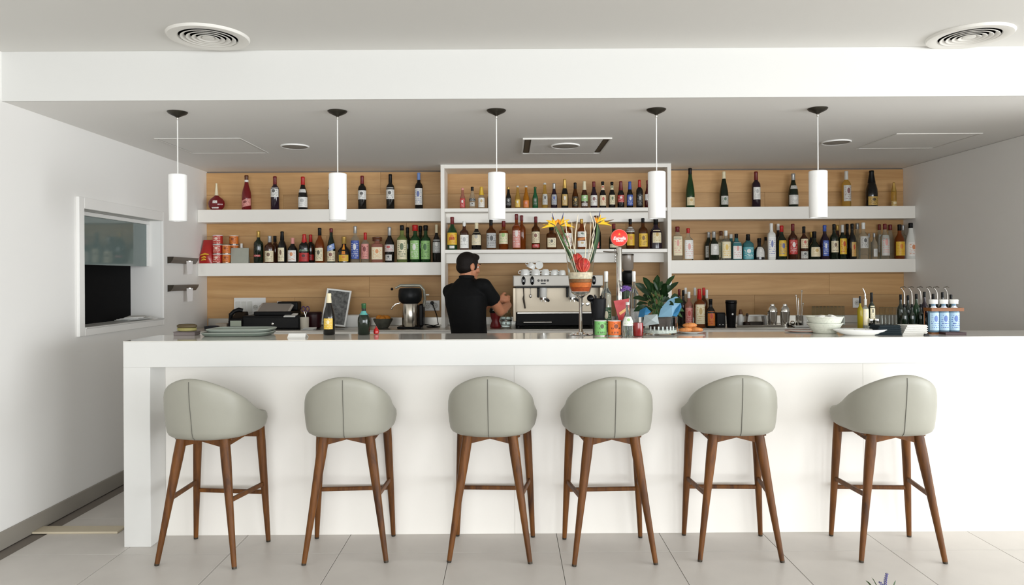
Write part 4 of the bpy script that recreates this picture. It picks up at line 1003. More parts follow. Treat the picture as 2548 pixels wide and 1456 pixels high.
backbottle(1706, 716, 17, 'spirit', 'c', 'W', .84, '.1,.5,I,S,1', 'clear bottle with tall white cap behind the pink tinted bottle', 6.5)
backbottle(1729, 716, 17, 'spirit', 'c', 'I', .8, '', 'clear bottle with pale cap behind the amber red necked bottle', 6.42)
backbottle(1751, 716, 19, 'spirit', 'e', 'R', .8, '', 'brown bottle with wide red cap behind the amber one', 6.44)
backbottle(1758.5, 721, 16, 'spirit', 'c', 'W', .76, '', 'clear bottle with a slim white neck behind the dark round bottle', 6.52)
backbottle(1690, 720, 17, 'spirit', 'd', 'M', .82, '', 'dark green bottle with maroon cap deep behind the plant', 6.55)
# black square holder with two white dots
o = back('napkin_cube', 'black square holder with two white dots beside the dark round bottle', 'holder', 1795, 6.3)
mbx('holder_body', black_p, o, -.038, .038, 0, .07, 0, .122, .006, 2)
for a in (-.014, .014): MB().ball((a, -.001, .022), (.006, .003, .006), 8, 6).done('dot', white_p, o)
mbx('inner_tray', mat('tray_dark', (34, 33, 36), .4), o, -.034, .034, .004, .066, .122, .126, .001)
# black tapered tumbler
o = back('shaker_tumbler', 'tall black tapered tumbler beside the black square holder', 'tumbler', 1819.5, 6.28)
MB().lathe([(.034, 0), (.036, .004), (.046, .2), (.048, .232), (.045, .234), (.043, .2), (.001, .19)], 28).done('tumbler_body', mat('tumbler_black', (20, 19, 19), .3), o)
MB().lathe([(.047, .205), (.0495, .21), (.0495, .222), (.048, .225)], 28, cap0=False, cap1=False).done('rim_band', black_gl, o)
MB().lathe([(.008, 0), (.008, .002), (.001, .003)], 12, mtx=Matrix.Rotation(PI / 2, 4, 'X'), c=(0, -.0405, .115)).done('logo_mark', white_p, o)
# sugar things
o = back('sugar_dispenser', 'small white bottle with a brown top beside the black tumbler', 'dispenser', 1843, 6.36)
MB().lathe([(.026, 0), (.028, .004), (.028, .08), (.018, .1), (.016, .11)], 20).done('dispenser_body', white_p, o)
MB().lathe([(.017, .108), (.018, .115), (.01, .15), (.001, .152)], 16).done('dispenser_top', mat('top_brown', (110, 68, 36), .4), o)
o = back('jam_pot', 'little dark pot with a wooden spoon before the napkin holder', 'pot', 1858, 6.3)
MB().lathe([(.024, 0), (.032, .012), (.03, .04), (.026, .045), (.001, .04)], 18).done('pot_body', mat('pot_brown_dark', (40, 26, 18), .3), o)
MB().tube([(.0, 0, .04), (.004, 0, .1)], .004, 8).ball((.004, 0, .105), (.012, .008, .014), 10, 8).done('spoon', mat('spoon_dark', (52, 34, 24), .5), o)
o = back('napkin_holder', 'white open napkin holder standing behind the flat steel tray', 'holder', 1884, 6.42)
for a, c_ in ((-.09, -.075), (.075, .09)): MB().poly([(a, 0, .002), (c_, 0, .002), ((c_ + a) / 2 * .86 + .007, 0, .085), ((c_ + a) / 2 * .86 - .007, 0, .085)], (0, .08, 0)).done('side', white_p, o, smooth=False)
mbx('crossbar', white_p, o, -.078, .078, 0, .08, .085, .098, .003); mbx('floor_plate', white_p, o, -.085, .085, 0, .08, 0, .004, .001)
mbx('napkin_pile', mat('napkin_dark', (60, 54, 48), .7), o, -.06, .06, .012, .068, .0045, .035, .003)
o = back('steel_tray', 'flat steel tray lying on the back counter before the napkin holder', 'tray', 1890, 6.2)
MB().box(-.2, .2, .0, .055, .0, .006, .002).done('tray_plate', steel, o, smooth=False)
mbx('tray_lip', chrome, o, -.2, .2, -.004, .0, 0, .022, .002)
def shaker(px, label):
    o = back('cocktail_shaker', label, 'shaker', px, 6.33, 'chrome cocktail shakers')
    MB().lathe([(.03, 0), (.034, .003), (.042, .12), (.042, .125)], 28).done('shaker_cup', chrome, o)
    MB().lathe([(.043, .122), (.044, .128), (.04, .16), (.024, .176), (.022, .18)], 28).done('shaker_dome', chrome, o)
    MB().lathe([(.022, .178), (.023, .184), (.02, .197), (.001, .199)], 20).done('shaker_cap', chrome, o)
shaker(1922, 'chrome cocktail shaker nearer to the napkin holder'); shaker(1953, 'chrome cocktail shaker nearer to the bar spoons')
o = back('tool_stand', 'dark mat with a chrome pot holding long bar spoons', 'bar tools', 1990, 6.3)
mbx('mat_base', black_p, o, -.076, .08, -.012, .1, 0, .012, .003)
MB().lathe([(.03, .012), (.032, .015), (.034, .1), (.032, .1), (.03, .02), (.001, .018)], 24).done('tool_pot', chrome, o)
for a, c_, h_ in ((-.022, -.03, .27), (-.008, -.012, .24), (.012, .02, .31), (.02, .03, .2)):
    MB().tube([(a * .6, 0, .03), (c_, 0, h_)], .0035, 8).ball((c_, 0, h_), (.007, .005, .011), 10, 6).done('bar_spoon', steel, o)
MB().ball((-.055, .02, .032), .02, 14, 10).done('muddler_ball', chrome, o)
o = back('cutlery_pot', 'pale pot of white straws beside the bar spoons', 'pot', 2003, 6.265)
MB().lathe([(.017, 0), (.018, .003), (.02, .05), (.018, .05), (.001, .045)], 16).done('pot_body', white_p, o)
for k in range(5): MB().tube([(-.008 + .004 * k, 0, .01), (-.012 + .006 * k, .0, .1)], .0028, 6).done('straw', paper, o)
# glasses standing upside down in the dark
gi = 0
for r_ in range(2):
    for k in range(9):
        px = 2024 + 9.2 * k
        o = thing('tumbler_glass', 'upside down tumbler behind the white bowls, %s row, %s from the bar spoons' % (('front', 'rear')[r_], ORD[k]), 'glass', (PX(px, 800, 6.52 + .08 * r_), 6.52 + .08 * r_, ZB), 0, 'upside down tumblers behind the bowls')
        MB().lathe([(.0145, 0), (.0155, .002), (.0135, .16), (.012, .165), (.011, .165), (.0115, .158), (.001, .155)], 12, cap0=False).done('glass_wall', thin_glass, o)
        MB().lathe([(.0152, 0), (.016, .002), (.0152, .005)], 12).done('rim', thin_glass, o)
for k in range(6):
    px = 2192 + 8.5 * k
    o = thing('tumbler_glass', 'upside down tumbler in the row beside the oil bottles, %s from the salt shaker' % ORD[k], 'glass', (PX(px, 800, 6.56), 6.56, ZB), 0, 'upside down tumblers by the green bottles')
    MB().lathe([(.0145, 0), (.0155, .002), (.0135, .15), (.012, .155), (.011, .155), (.0115, .148), (.001, .145)], 12, cap0=False).done('glass_wall', thin_glass, o)
    MB().lathe([(.0152, 0), (.016, .002), (.0152, .005)], 12).done('rim', thin_glass, o)

# ================================================================ THINGS ON THE BAR
def onbar(px, py): return onz(px, py, ZC)
def barthing(name, label, cat, px, py, group=None, rz=0):
    x, y = onbar(px, py); return thing(name, label, cat, (x, min(y, YREAR - .03), ZC), rz, group)
def barbottle(px, yb, yt, wpx, shape, glass, cap, cz, labels, desc, name='bottle', group='bottles standing on the bar', **k):
    x, y = onbar(px, yb); y = min(y, YREAR - .04); x, zt_ = P(px, yt, y)
    return bottle(name, desc, 'bottle', group, x, y, ZC, zt_ - ZC, wpx * y / F / 2, shape, glass, cap, cz, labels, **k)
barbottle(818.5, 833, 730, 28.5, 'champ', 'k', 'C', .77, '.14,.40,Y,C,.85', 'black wine bottle with pale gold foil and yellow label on the bar', 'wine_bottle')
barbottle(905, 833, 755, 30, 'round', 'd', 'G', .84, '.64,.76,T,H,1.2', 'dark green water bottle with a mint neck label on the bar', 'water_bottle')
barbottle(1508, 828, 675, 27, 'spirit', 'c', 'W', .83, '.06,.42,G,C,1.1', 'clear bottle with white cap and green label behind the black cup', 'spirit_bottle', sy=1)
barbottle(1577, 824, 675, 24, 'spirit', 'c', 'W', .83, '.06,.4,I,S,1.0', 'clear bottle with white cap behind the purple flowers', 'spirit_bottle')
barbottle(1561.5, 837, 752, 28, 'squat', 'c', 'I', .92, '.32,.58,W,H,1.15', 'short clear bottle with white label at the front edge of the bar', 'spirit_bottle')
# red bauble
o = barthing('red_bauble', 'small glossy red bell ornament on the bar beside the green bottle', 'ornament', 938, 831)
MB().lathe([(.001, 0), (.015, .003), (.017, .015), (.013, .03), (.006, .04), (.001, .042)], 20).done('bell_body', mat('gloss_red', (196, 22, 22), .2, coat=.4), o)
MB().lathe([(.004, .04), (.005, .043), (.003, .05), (.001, .051)], 10).done('bell_loop', mat('gloss_red2', (150, 18, 18), .3), o)
# trays
xa, ya = onbar(580, 838); xb = PX(662, 838, ya); xc = PX(494, 838, ya)
for k, (z0, m_, lab_, dz) in enumerate(((0, 'tray_green', 'grey-green serving tray, lower of the two at the hatch end of the bar', .02), (.0215, 'tray_green2', 'grey-green serving tray, upper of the two at the hatch end of the bar', .018))):
    t = thing('serving_tray', lab_, 'tray', ((xb + xc) / 2 + .012 * k, ya + .11 + .012 * k, ZC + z0), 0, 'grey serving trays')
    w_ = (xb - xc) / 2 - .01 * k; d_ = .125
    q = mat(m_, (112, 122, 112) if k == 0 else (138, 146, 136), .35)
    rr = []
    for (kk, zz) in ((.0, .0005), (.9, .0005), (.93, .002), (1.0, dz - .002), (1.0, dz), (.97, dz), (.9, .005), (.0, .0045)):
        rr.append([(w_ * max(kk, .01) * se(a, 4) * math.cos(a), d_ * max(kk, .01) * se(a, 4) * math.sin(a), zz) for a in [2 * PI * i / 48 for i in range(48)]])
    MB().rings(rr).done('tray_body', q, t)
    MB().tube([((w_ * .98) * se(a, 4) * math.cos(a), d_ * .98 * se(a, 4) * math.sin(a), dz + .0005) for a in [2 * PI * i / 48 for i in range(49)]], .003, 6, False).done('tray_rim', mat('tray_rim', (170, 176, 166), .3), t)
# white card on the bar
o = barthing('tent_card', 'small white folded card lying on the bar beside the trays', 'card', 737, 841)
MB().poly([(-.052, 0, .0005), (.052, 0, .0005), (.05, .022, .022), (-.05, .022, .022)], (0, .001, .0015)).done('front_leaf', paper, o, smooth=False)
MB().poly([(-.05, .0235, .0225), (.05, .0235, .0225), (.052, .07, .0005), (-.052, .07, .0005)], (0, .001, .0015)).done('rear_leaf', paper, o, smooth=False)
# cushion-like case on a box at the corner
o = barthing('grey_box', 'flat grey-purple box at the hatch end of the bar', 'box', 482, 831)
mbx('box_body', mat('box_mauve', (128, 118, 116), .6), o, -.065, .065, -.03, .05, 0, .018, .002); mbx('box_lid', mat('box_mauve2', (120, 110, 110), .6), o, -.067, .067, -.032, .052, .018, .024, .002)
c0 = o.location
o = thing('glasses_case', 'olive green padded case on top of the flat grey box', 'case', (c0.x, c0.y + .01, ZC + .0245))
MB().lathe([(.045, 0), (.055, .004), (.057, .018), (.05, .022), (.001, .022)], 32, sx=1.05, sy=.6).done('case_base', mat('case_olive', (156, 148, 92), .6), o)
MB().lathe([(.052, .022), (.058, .026), (.058, .036), (.045, .044), (.001, .046)], 32, sx=1.05, sy=.6).done('case_lid', mat('case_brown', (84, 70, 44), .6), o)

# beer tap
xt, yt_ = onbar(1541, 826); yt_ = YREAR - .05
bt = thing('beer_tap', 'chrome beer tap column with a round red sign on top', 'beer tap', (PX(1541, 750, yt_), yt_, ZC))
tz_ = lambda py: PZ(1541, py, yt_) - ZC
MB().lathe([(.032, 0), (.034, .006), (.03, .012), (.02, .016)], 28).done('base_flange', chrome, bt)
MB().lathe([(.0175, .014), (.0175, tz_(618)), (.014, tz_(615))], 28).done('column', chrome, bt)
rs = 21.3 * yt_ / F; cz_ = tz_(592)
rotx = Matrix.Rotation(PI / 2, 4, 'X')
red_s = mat('sign_red', (232, 46, 30), .4)
MB().lathe([(rs * .97, -.009), (rs, -.006), (rs, .008), (rs * .97, .01)], 48, mtx=rotx, c=(0, -.004, cz_)).done('sign_rim', mat('sign_rim', (236, 120, 104), .3), bt)
sg = MB().lathe([(rs * .93, .0), (rs * .93, .0125), (rs * .9, .0132)], 48, mtx=rotx, c=(0, -.004, cz_)).done('sign_disc', red_s, bt)
text_mesh('Estrella', .0255, 'lettering', letters_white, sg, Matrix.Translation((0, -.0178, cz_ - .004)) @ rotx, .25, bold=.0007)
text_mesh('Damm', .016, 'lettering', letters_white, sg, Matrix.Translation((0.002, -.0178, cz_ - .019)) @ rotx, .15, bold=.0005)
st = [(.0095 * (1 if i % 2 == 0 else .42) * math.sin(PI * i / 5), -.0172, cz_ + .021 + .0095 * (1 if i % 2 == 0 else .42) * math.cos(PI * i / 5)) for i in range(10)]
MB().poly(st, (0, -.0006, 0)).done('star', mat('sign_gold', (238, 158, 40), .4), sg, smooth=False)
MB().tube([(-.012, 0, tz_(628)), (-.05, -.02, tz_(627.5)), (-.1, -.03, tz_(626))], [.006, .005, .004], 8).done('tap_lever', dark_metal, bt)
for k in range(5):
    MB().ball((-.024, 0, tz_(622 + 7 * k)), .006, 8, 6).done('bleed_knob', chrome, bt)
MB().tube([(0, -.016, tz_(700)), (0, -.06, tz_(702)), (0, -.07, tz_(712))], .008, 10).done('spout', chrome, bt)
# red badge and sachet
o = barthing('red_sign_stand', 'red wedge shaped sign behind the short clear bottle', 'sign', 1545, 833)
MB().poly([(-.042, 0, .2), (.052, 0, .215), (.04, 0, .17), (.012, 0, .085), (-.012, 0, .085)], (0, .014, 0)).done('sign_plate', mat('sign_plate_red', (168, 20, 24), .35), o, smooth=False)
MB().box(-.012, .014, 0, .014, .0, .086, .002).done('stand_leg', black_p, o, smooth=False)
MB().box(-.03, .03, -.02, .03, 0, .006, .002).done('stand_foot', black_p, o, smooth=False)
MB().poly([(-.005, -.004, .115), (.035, -.004, .145), (.028, -.004, .158), (-.012, -.004, .13)], (0, .003, 0)).done('gold_stripe', mat('stripe_gold', (214, 160, 92), .4), o, smooth=False)
# flower goblet
Yv = 4.31
gv = thing('flower_goblet', 'giant glass goblet with layered filling, on the bar before the coffee machine', 'vase', (PX(1445, 826, Yv), Yv, ZC))
vz = lambda py: PZ(1445, py, Yv) - ZC
vr = lambda wpx: wpx * Yv / F / 2
MB().lathe([(.001, .0), (vr(62), .0), (vr(62), .003), (vr(40), .006), (vr(14), .016), (vr(9), .035), (vr(8), vz(760)), (vr(11), vz(742)), (vr(26), vz(735))], 40, cap1=False).done('stem', mat('goblet_glass', (244, 248, 248), .02, trans=1, ior=1.3), gv)
MB().lathe([(vr(14), vz(738)), (vr(30), vz(735)), (vr(46), vz(728)), (vr(56), vz(712)), (vr(60), vz(690)), (vr(66), vz(655)), (vr(75), vz(620)), (vr(73), vz(620)), (vr(64), vz(655)), (vr(58), vz(690)), (vr(53.5), vz(712)), (vr(44), vz(726)), (vr(14), vz(732))], 40, cap0=True, cap1=True).done('bowl', mat('goblet_glass2', (244, 248, 248), .02, trans=1, ior=1.08), gv)
lay = [((vr(42), vz(725)), (vr(51), vz(715)), 'layer_deep_orange', (176, 74, 22)), ((vr(51.5), vz(714.5)), (vr(55), vz(703)), 'layer_orange', (206, 102, 30)), ((vr(55), vz(702.5)), (vr(57), vz(694)), 'layer_brown', (142, 92, 48)), ((vr(57), vz(693.5)), (vr(61), vz(678)), 'layer_cream', (222, 206, 178))]
for (r0, z0), (r1, z1), nm, c_ in lay:
    MB().lathe([(.001, z0), (r0, z0), (r1, z1), (.001, z1 + .002)], 32).done('filling_layer', mat(nm, c_, .6, var=.3, vscale=60), gv)
fruit = mat('red_fruit', (196, 50, 42), .5, bump=.5, bscale=120, var=.35, vscale=40)
for i, (px, py, r, nm) in enumerate(((1436, 643, 12.5, 'upper red woven ball inside the goblet'), (1450, 659.5, 17, 'larger lower red woven ball inside the goblet'))):
    t = thing('decor_ball', nm, 'ball', (PX(px, py, Yv), Yv + (-.01 if i else .012), PZ(px, py, Yv)))
    r *= Yv / F
    MB().ball((0, 0, 0), r, 18, 12).done('ball_core', fruit, t)
    for k in range(5):
        m_ = Matrix.Rotation(k * PI / 5 + .3, 4, 'Z') @ Matrix.Rotation(R(70 + 12 * k), 4, 'X')
        MB().tube([m_ @ Vector((r * 1.01 * math.cos(a), r * 1.01 * math.sin(a), 0)) for a in [2 * PI * j / 20 for j in range(21)]], r * .09, 5, False).done('strand', mat('ball_strand', (226, 96, 76), .5), t)
# twigs, bird of paradise flowers
twig_m = mat('white_twig', (232, 220, 196), .6); green_m = mat('flower_stem_green', (72, 106, 52), .5)
TWL = ['leaning farthest out towards the barman', 'upright, behind the left flower', 'thickest and upright, tallest in the middle', 'slim, just beside the thickest', 'upright, towards the beer sign', 'bending back at the tip', 'crooked, by the yellow flower near the sign', 'short and hooked over', 'thin, between thickest and upright one']
def twig(pts, r, k):
    t = thing('white_twig', 'white twig in the giant goblet, ' + TWL[k], 'twig', (gv.location.x, gv.location.y, ZC), 0, 'white twigs in the goblet')
    q = [(PX(px, py, Yv) - gv.location.x, d, PZ(px, py, Yv) - ZC) for px, py, d in pts]
    MB().tube(q, [r] * (len(q) - 1) + [r * .5], 7).done('twig_stem', twig_m, t)
    a = Vector(q[-2]); b_ = Vector(q[-1]); m_ = a.lerp(b_, .3)
    MB().tube([m_, m_ + Vector((.012 * (-1) ** k, .01, .05))], [r * .6, r * .3], 5).done('side_shoot', twig_m, t)
tw = [[(1444, 705, .01), (1415, 640, .01), (1392, 590, .012), (1380, 560, .01), (1373, 527, .01)],
      [(1440, 700, -.01), (1420, 620, -.01), (1409, 575, -.01), (1407, 548, -.01)],
      [(1446, 705, .0), (1430, 620, .0), (1432, 580, .0), (1438, 534, .0)],
      [(1448, 705, .012), (1428, 615, .01), (1424, 590, .01), (1423, 550, .01)],
      [(1450, 700, .01), (1467, 620, .01), (1470, 580, .012), (1469, 545, .01)],
      [(1452, 705, -.008), (1470, 620, -.01), (1478, 585, -.01), (1476, 555, -.01), (1467, 530, -.01)],
      [(1453, 700, -.004), (1476, 620, 0), (1473, 590, 0), (1482, 560, .0), (1479, 540, .0)],
      [(1438, 700, .015), (1412, 610, .015), (1417, 590, .02), (1425, 610, .02)],
      [(1449, 702, -.014), (1458, 610, -.014), (1455, 575, -.015), (1452, 552, -.012)]]
for k, p in enumerate(tw): twig(p, .0028 if k != 2 else .0036, k)
def bird(pts, hx, hy, sgn, label):
    t = thing('bird_of_paradise', label, 'flower', (gv.location.x, gv.location.y, ZC))
    q = [(PX(px, py, Yv) - gv.location.x, d, PZ(px, py, Yv) - ZC) for px, py, d in pts]
    MB().tube(q, .0042, 8).done('stem', green_m, t)
    h = Vector(q[-1])
    K = Yv / F
    spathe = [h + Vector((0, 0, -.0)), h + Vector((sgn * 8 * K, 0, 4 * K)), h + Vector((sgn * 24 * K, -.005, 5 * K)), h + Vector((sgn * 40 * K, -.01, 9 * K))]
    MB().tube(spathe, [.006, .008, .005, .001], 8).done('spathe', mat('spathe_purple_green', (96, 74, 44), .5), t)
    yl = mat('petal_yellow', (248, 196, 34), .5); og = mat('petal_orange', (244, 156, 36), .5)
    for i, (dx, dz, m_) in enumerate(((34, -6, yl), (30, 3, yl), (22, 14, yl), (8, 22, yl), (-8, 16, og))):
        e = h + Vector((sgn * dx * K, -.008 + .006 * i, dz * K)); mid = h.lerp(e, .5) + Vector((0, 0, 3 * K))
        MB().tube([h, mid, e], [.005, .0095, .001], 6).done('petal', m_, t)
    MB().tube([h, h + Vector((sgn * 4 * K, 0, 18 * K)), h + Vector((sgn * 7 * K, 0, 32 * K))], [.003, .004, .0008], 6).done('tongue', mat('tongue_blue', (64, 62, 110), .5), t)
    return t
bird([(1446, 700, 0), (1418, 630, .005), (1396, 590, .005), (1381, 562, 0)], 0, 0, -1, 'yellow bird of paradise flower leaning out towards the barman')
bird([(1450, 700, 0), (1473, 630, .005), (1484, 590, .005), (1487, 556, 0)], 0, 0, 1, 'yellow bird of paradise flower leaning towards the red beer sign')
bird([(1448, 700, .01), (1425, 630, .015), (1408, 590, .02), (1396, 560, .02)], 0, 0, 1, 'orange bird of paradise flower turned towards the twigs, in the middle')
leafm = mat('leaf_green', (52, 92, 44), .4, coat=.1)
def blade(pts, wmax, m_, name, parent, fold=.25, nrm=Vector((0, -1, 0))):
    """one leaf: a folded strip along a curve, pointed at both ends"""
    P_ = [Vector(p) for p in pts]; n = len(P_); L, M_, Rr = [], [], []
    for i, p in enumerate(P_):
        d = (P_[min(i + 1, n - 1)] - P_[max(i - 1, 0)]).normalized(); s_ = d.cross(nrm)
        if s_.length < .01: s_ = d.cross(Vector((1, 0, 0)))
        s_.normalize(); t_ = i / (n - 1); w_ = wmax * (math.sin(PI * min(.03 + t_ * .96, .985)) ** .8)
        up = s_.cross(d).normalized()
        L.append(p - s_ * w_ + up * w_ * fold); M_.append(p); Rr.append(p + s_ * w_ + up * w_ * fold)
    bm = bmesh.new(); rows_ = [[bm.verts.new(v) for v in r] for r in (L, M_, Rr)]
    for a, b_ in zip(rows_, rows_[1:]):
        for i in range(n - 1): bm.faces.new((a[i], a[i + 1], b_[i + 1], b_[i]))
    bmesh.ops.solidify(bm, geom=bm.faces[:], thickness=.0008)
    mm = MB(); mm.bm.free(); mm.bm = bm
    return mm.done(name, m_, parent, ang=80)
lf = thing('strap_leaf', 'long green strap leaf standing in the goblet on its barman side', 'leaf', (gv.location.x, gv.location.y, ZC), 0, None)
vq = lambda px, py, d=0.0: Vector((PX(px, py, Yv) - gv.location.x, d, PZ(px, py, Yv) - ZC))
blade([vq(1440, 690, .02), vq(1420, 640, .02), vq(1400, 600, .022), vq(1385, 572, .02), vq(1378, 556, .02)], .009, leafm, 'leaf_blade', lf)
MB().tube([vq(1440, 690, .021), vq(1420, 640, .021), vq(1400, 600, .023)], .0015, 5).done('midrib', green_m, lf)
lf = thing('strap_leaf', 'long dark green strap leaf in the goblet on its beer sign side', 'leaf', (gv.location.x, gv.location.y, ZC), 0, None)
blade([vq(1452, 690, .02), vq(1476, 640, .02), vq(1487, 600, .022), vq(1491, 572, .02), vq(1484, 548, .02)], .010, leafm, 'leaf_blade', lf)
MB().tube([vq(1452, 690, .021), vq(1476, 640, .021), vq(1487, 600, .023)], .0015, 5).done('midrib', green_m, lf)
# clear cup with black stirrers
o = barthing('stirrer_cup', 'black cup of stirrers with a round knob, behind the green can', 'cup', 1489, 832)
h0 = PZ(1489, 770, o.location.y) - ZC
MB().lathe([(.03, 0), (.032, .003), (.04, h0), (.038, h0), (.03, .008), (.001, .008)], 28).done('cup_body', mat('smoked_plastic', (70, 70, 72), .1, trans=.75, ior=1.2), o)
MB().lathe([(.001, .07), (.034, .07), (.044, h0 + .005), (.048, h0 + .062), (.044, h0 + .066), (.001, h0 + .06)], 28).done('black_liner', mat('liner_black', (18, 18, 20), .5, bump=.4, bscale=60), o)
for k in range(6):
    a = k * 1.05; MB().tube([(.018 * math.cos(a), .018 * math.sin(a), .05), (.034 * math.cos(a), .03 * math.sin(a), h0 + .075 + .006 * (k % 3))], .004, 6).done('stirrer', black_p, o)
MB().tube([(-.03, -.02, h0 + .01), (-.048, -.03, h0 + .055)], .005, 8).ball((-.05, -.03, h0 + .068), .021, 14, 10).done('stirrer_knob', black_gl, o)
# tea cans
def bcan(px, py, yt, wpx, body, acc, label):
    x, y = onbar(px, py); t = thing('snack_can', label, 'can', (x, y, ZC), random.uniform(-.2, .2), 'paper cans at the bar edge')
    r = wpx * y / F / 2; h = PZ(px, yt, y) - ZC
    MB().lathe([(r * .97, 0), (r, .002), (r, h * .95), (r * .97, h * .96)], 28).done('can_body', body, t)
    MB().lathe([(r * 1.03, h * .95), (r * 1.03, h * .99), (r * .98, h), (.001, h)], 28).done('lid', white_p, t)
    MB().lathe([(r, 0), (r * 1.02, .001), (r * 1.02, .005), (r, .006)], 28).done('base_rim', steel, t)
    m = MB(); m.bm.free(); m.bm = label_patch('_can', 0, h, r, .1, .9, 1.0); m.done('label', acc, t, ang=70)
bcan(1494.5, 835.5, 797, 30, mat('can_green', (110, 176, 98), .4), print_mat((124, 190, 110), (60, 50, 30), 3), 'green paper can at the front edge of the bar')
bcan(1529, 835.5, 797, 33, mat('can_orange', (226, 104, 34), .4), print_mat((232, 112, 40), (90, 40, 20), 3), 'orange paper can beside the green one at the bar edge')
# red candle holder
o = barthing('candle_glass', 'dark red candle glass between short bottle and plant bowl', 'candle', 1588, 837)
MB().lathe([(.02, 0), (.026, .003), (.03, .05), (.028, .078), (.026, .078), (.027, .05), (.02, .01), (.001, .01)], 24).done('glass_body', mat('red_glass', (150, 16, 20), .1, coat=.3, trans=.3), o)
MB().lathe([(.001, .011), (.0255, .011), (.0265, .05), (.001, .052)], 20).done('wax', mat('wax_red', (180, 40, 36), .5), o)
MB().tube([(0, 0, .05), (.001, 0, .062)], .0012, 5).done('wick', black_p, o)
# purple flowers in a small vase
o = barthing('purple_posy', 'bunch of purple flowers in a small clear vase behind the bar bottles', 'flowers', 1559, 830.8)
ph_ = PZ(1559, 725, o.location.y) - ZC
MB().lathe([(.015, 0), (.017, .003), (.019, .1), (.016, .1), (.013, .006), (.001, .006)], 20).done('vase_glass', thin_glass, o)
pur = mat('purple_petal', (142, 104, 190), .6)
for k in range(26):
    a = k * 2.4; rr_ = .028 * math.sqrt(k / 26.0); c_ = (rr_ * math.cos(a), rr_ * math.sin(a), ph_ + .03 * (1 - (rr_ / .03) ** 2) + .006 * math.sin(k * 5))
    q = MB()
    for j in range(5):
        b_ = j * 2 * PI / 5 + k; q.ball((c_[0] + .005 * math.cos(b_), c_[1] + .005 * math.sin(b_), c_[2]), (.0045, .0045, .003), 6, 4)
    o2 = q.done('flower_head', pur, o, kind=None); o2['kind'] = 'stuff'
for k in range(4): MB().tube([(.006 * (k - 1.5), 0, .012), (.01 * (k - 1.5), 0, ph_)], .0018, 5).done('stem', green_m, o)
# plant in a glass bowl
Yq = 4.30
pl_ = thing('potted_plant', 'leafy green plant with blue paper in a round glass bowl on the bar', 'plant', (PX(1641, 830, Yq), Yq, ZC))
qz = lambda py: PZ(1641, py, Yq) - ZC
rb = 45 * Yq / F
MB().lathe([(.001, .001), (rb * .92, .001), (rb, .008), (rb, qz(788)), (rb * .96, qz(787)), (rb * .955, .012), (.001, .012)], 40).done('glass_bowl', thin_glass, pl_)
MB().lathe([(.001, .0125), (rb * .94, .0125), (rb * .94, .03), (.001, .034)], 32).done('pebble_layer', mat('white_pebbles', (214, 212, 200), .6, var=.3, vscale=90, bump=1, bscale=110), pl_)
MB().lathe([(.001, .034), (rb * .55, .034), (rb * .66, qz(790)), (.001, qz(788))], 28).done('root_ball', mat('soil', (58, 42, 30), .9, var=.4, vscale=60), pl_)
for k in range(7):
    a = -PI / 2 + (k - 3) * .25; MB().box(-.004, .004, -.002, .002, .014, .052, .001).done('white_stick', white_p, pl_, smooth=False, loc=(rb * .9 * math.cos(a), rb * .9 * math.sin(a), 0), rot=(0, 0, a + PI / 2))
qv = lambda px, py, d: Vector((PX(px, py, Yq + d) - pl_.location.x, d, PZ(px, py, Yq + d) - ZC))
bp_l = mat('blue_paper', (150, 198, 224), .55); bp_d = mat('deep_blue_paper', (70, 148, 196), .55)
def wrap(name, pts, m_):
    bm = bmesh.new(); vs = [bm.verts.new(p) for p in pts]; c_ = bm.verts.new(sum((Vector(p) for p in pts), Vector()) / len(pts) + Vector((0, -.02, .0)))
    for i in range(len(vs)): bm.faces.new((vs[i], vs[(i + 1) % len(vs)], c_))
    bmesh.ops.solidify(bm, geom=bm.faces[:], thickness=.001); mm = MB(); mm.bm.free(); mm.bm = bm; mm.done(name, m_, pl_, smooth=False)
wrap('paper_wrap', [qv(1638, 790, -.07), qv(1645, 766, -.06), qv(1663, 746, -.05), qv(1682, 738, -.03), qv(1691, 742, -.03), qv(1693, 758, -.04), qv(1680, 772, -.06), qv(1672, 788, -.08)], bp_l)
wrap('paper_wrap', [qv(1672, 786, -.075), qv(1682, 768, -.06), qv(1694, 754, -.04), qv(1696, 764, -.03), qv(1690, 778, -.05), qv(1684, 788, -.06)], bp_d)
wrap('paper_wrap', [qv(1588, 790, -.05), qv(1592, 772, -.04), qv(1608, 764, -.04), qv(1620, 776, -.06), qv(1606, 788, -.08)], bp_d)
wrap('paper_wrap', [qv(1598, 812, -.1), qv(1604, 784, -.09), qv(1636, 782, -.1), qv(1640, 806, -.105)], mat('pale_paper', (206, 218, 218), .5, trans=.3))
lm = [mat('plant_leaf_%d' % i, c_, .35, coat=.15) for i, c_ in enumerate(((38, 66, 34), (54, 88, 44), (74, 104, 58)))]
rnd = random.Random(11)
tips = [(1574, 742, 0), (1580, 705, 0), (1590, 715, 1), (1600, 690, 0), (1612, 702, 1), (1625, 698, 0), (1636, 684, 0), (1648, 700, 1), (1659, 706, 0), (1679, 685, 1), (1688, 702, 0), (1672, 712, 0), (1583, 760, 0), (1577, 775, 0), (1592, 782, 0), (1606, 745, 1), (1618, 725, 1), (1630, 735, 2), (1643, 745, 0), (1655, 735, 1), (1668, 745, 0), (1688, 735, 0), (1700, 752, 1), (1702, 775, 2), (1600, 735, 0), (1590, 745, 2), (1612, 760, 0), (1624, 770, 1), (1640, 770, 0), (1652, 765, 2), (1633, 712, 1), (1645, 720, 0), (1604, 720, 0), (1622, 750, 0), (1661, 725, 0), (1676, 760, 0), (1615, 780, 0), (1698, 790, 2)]
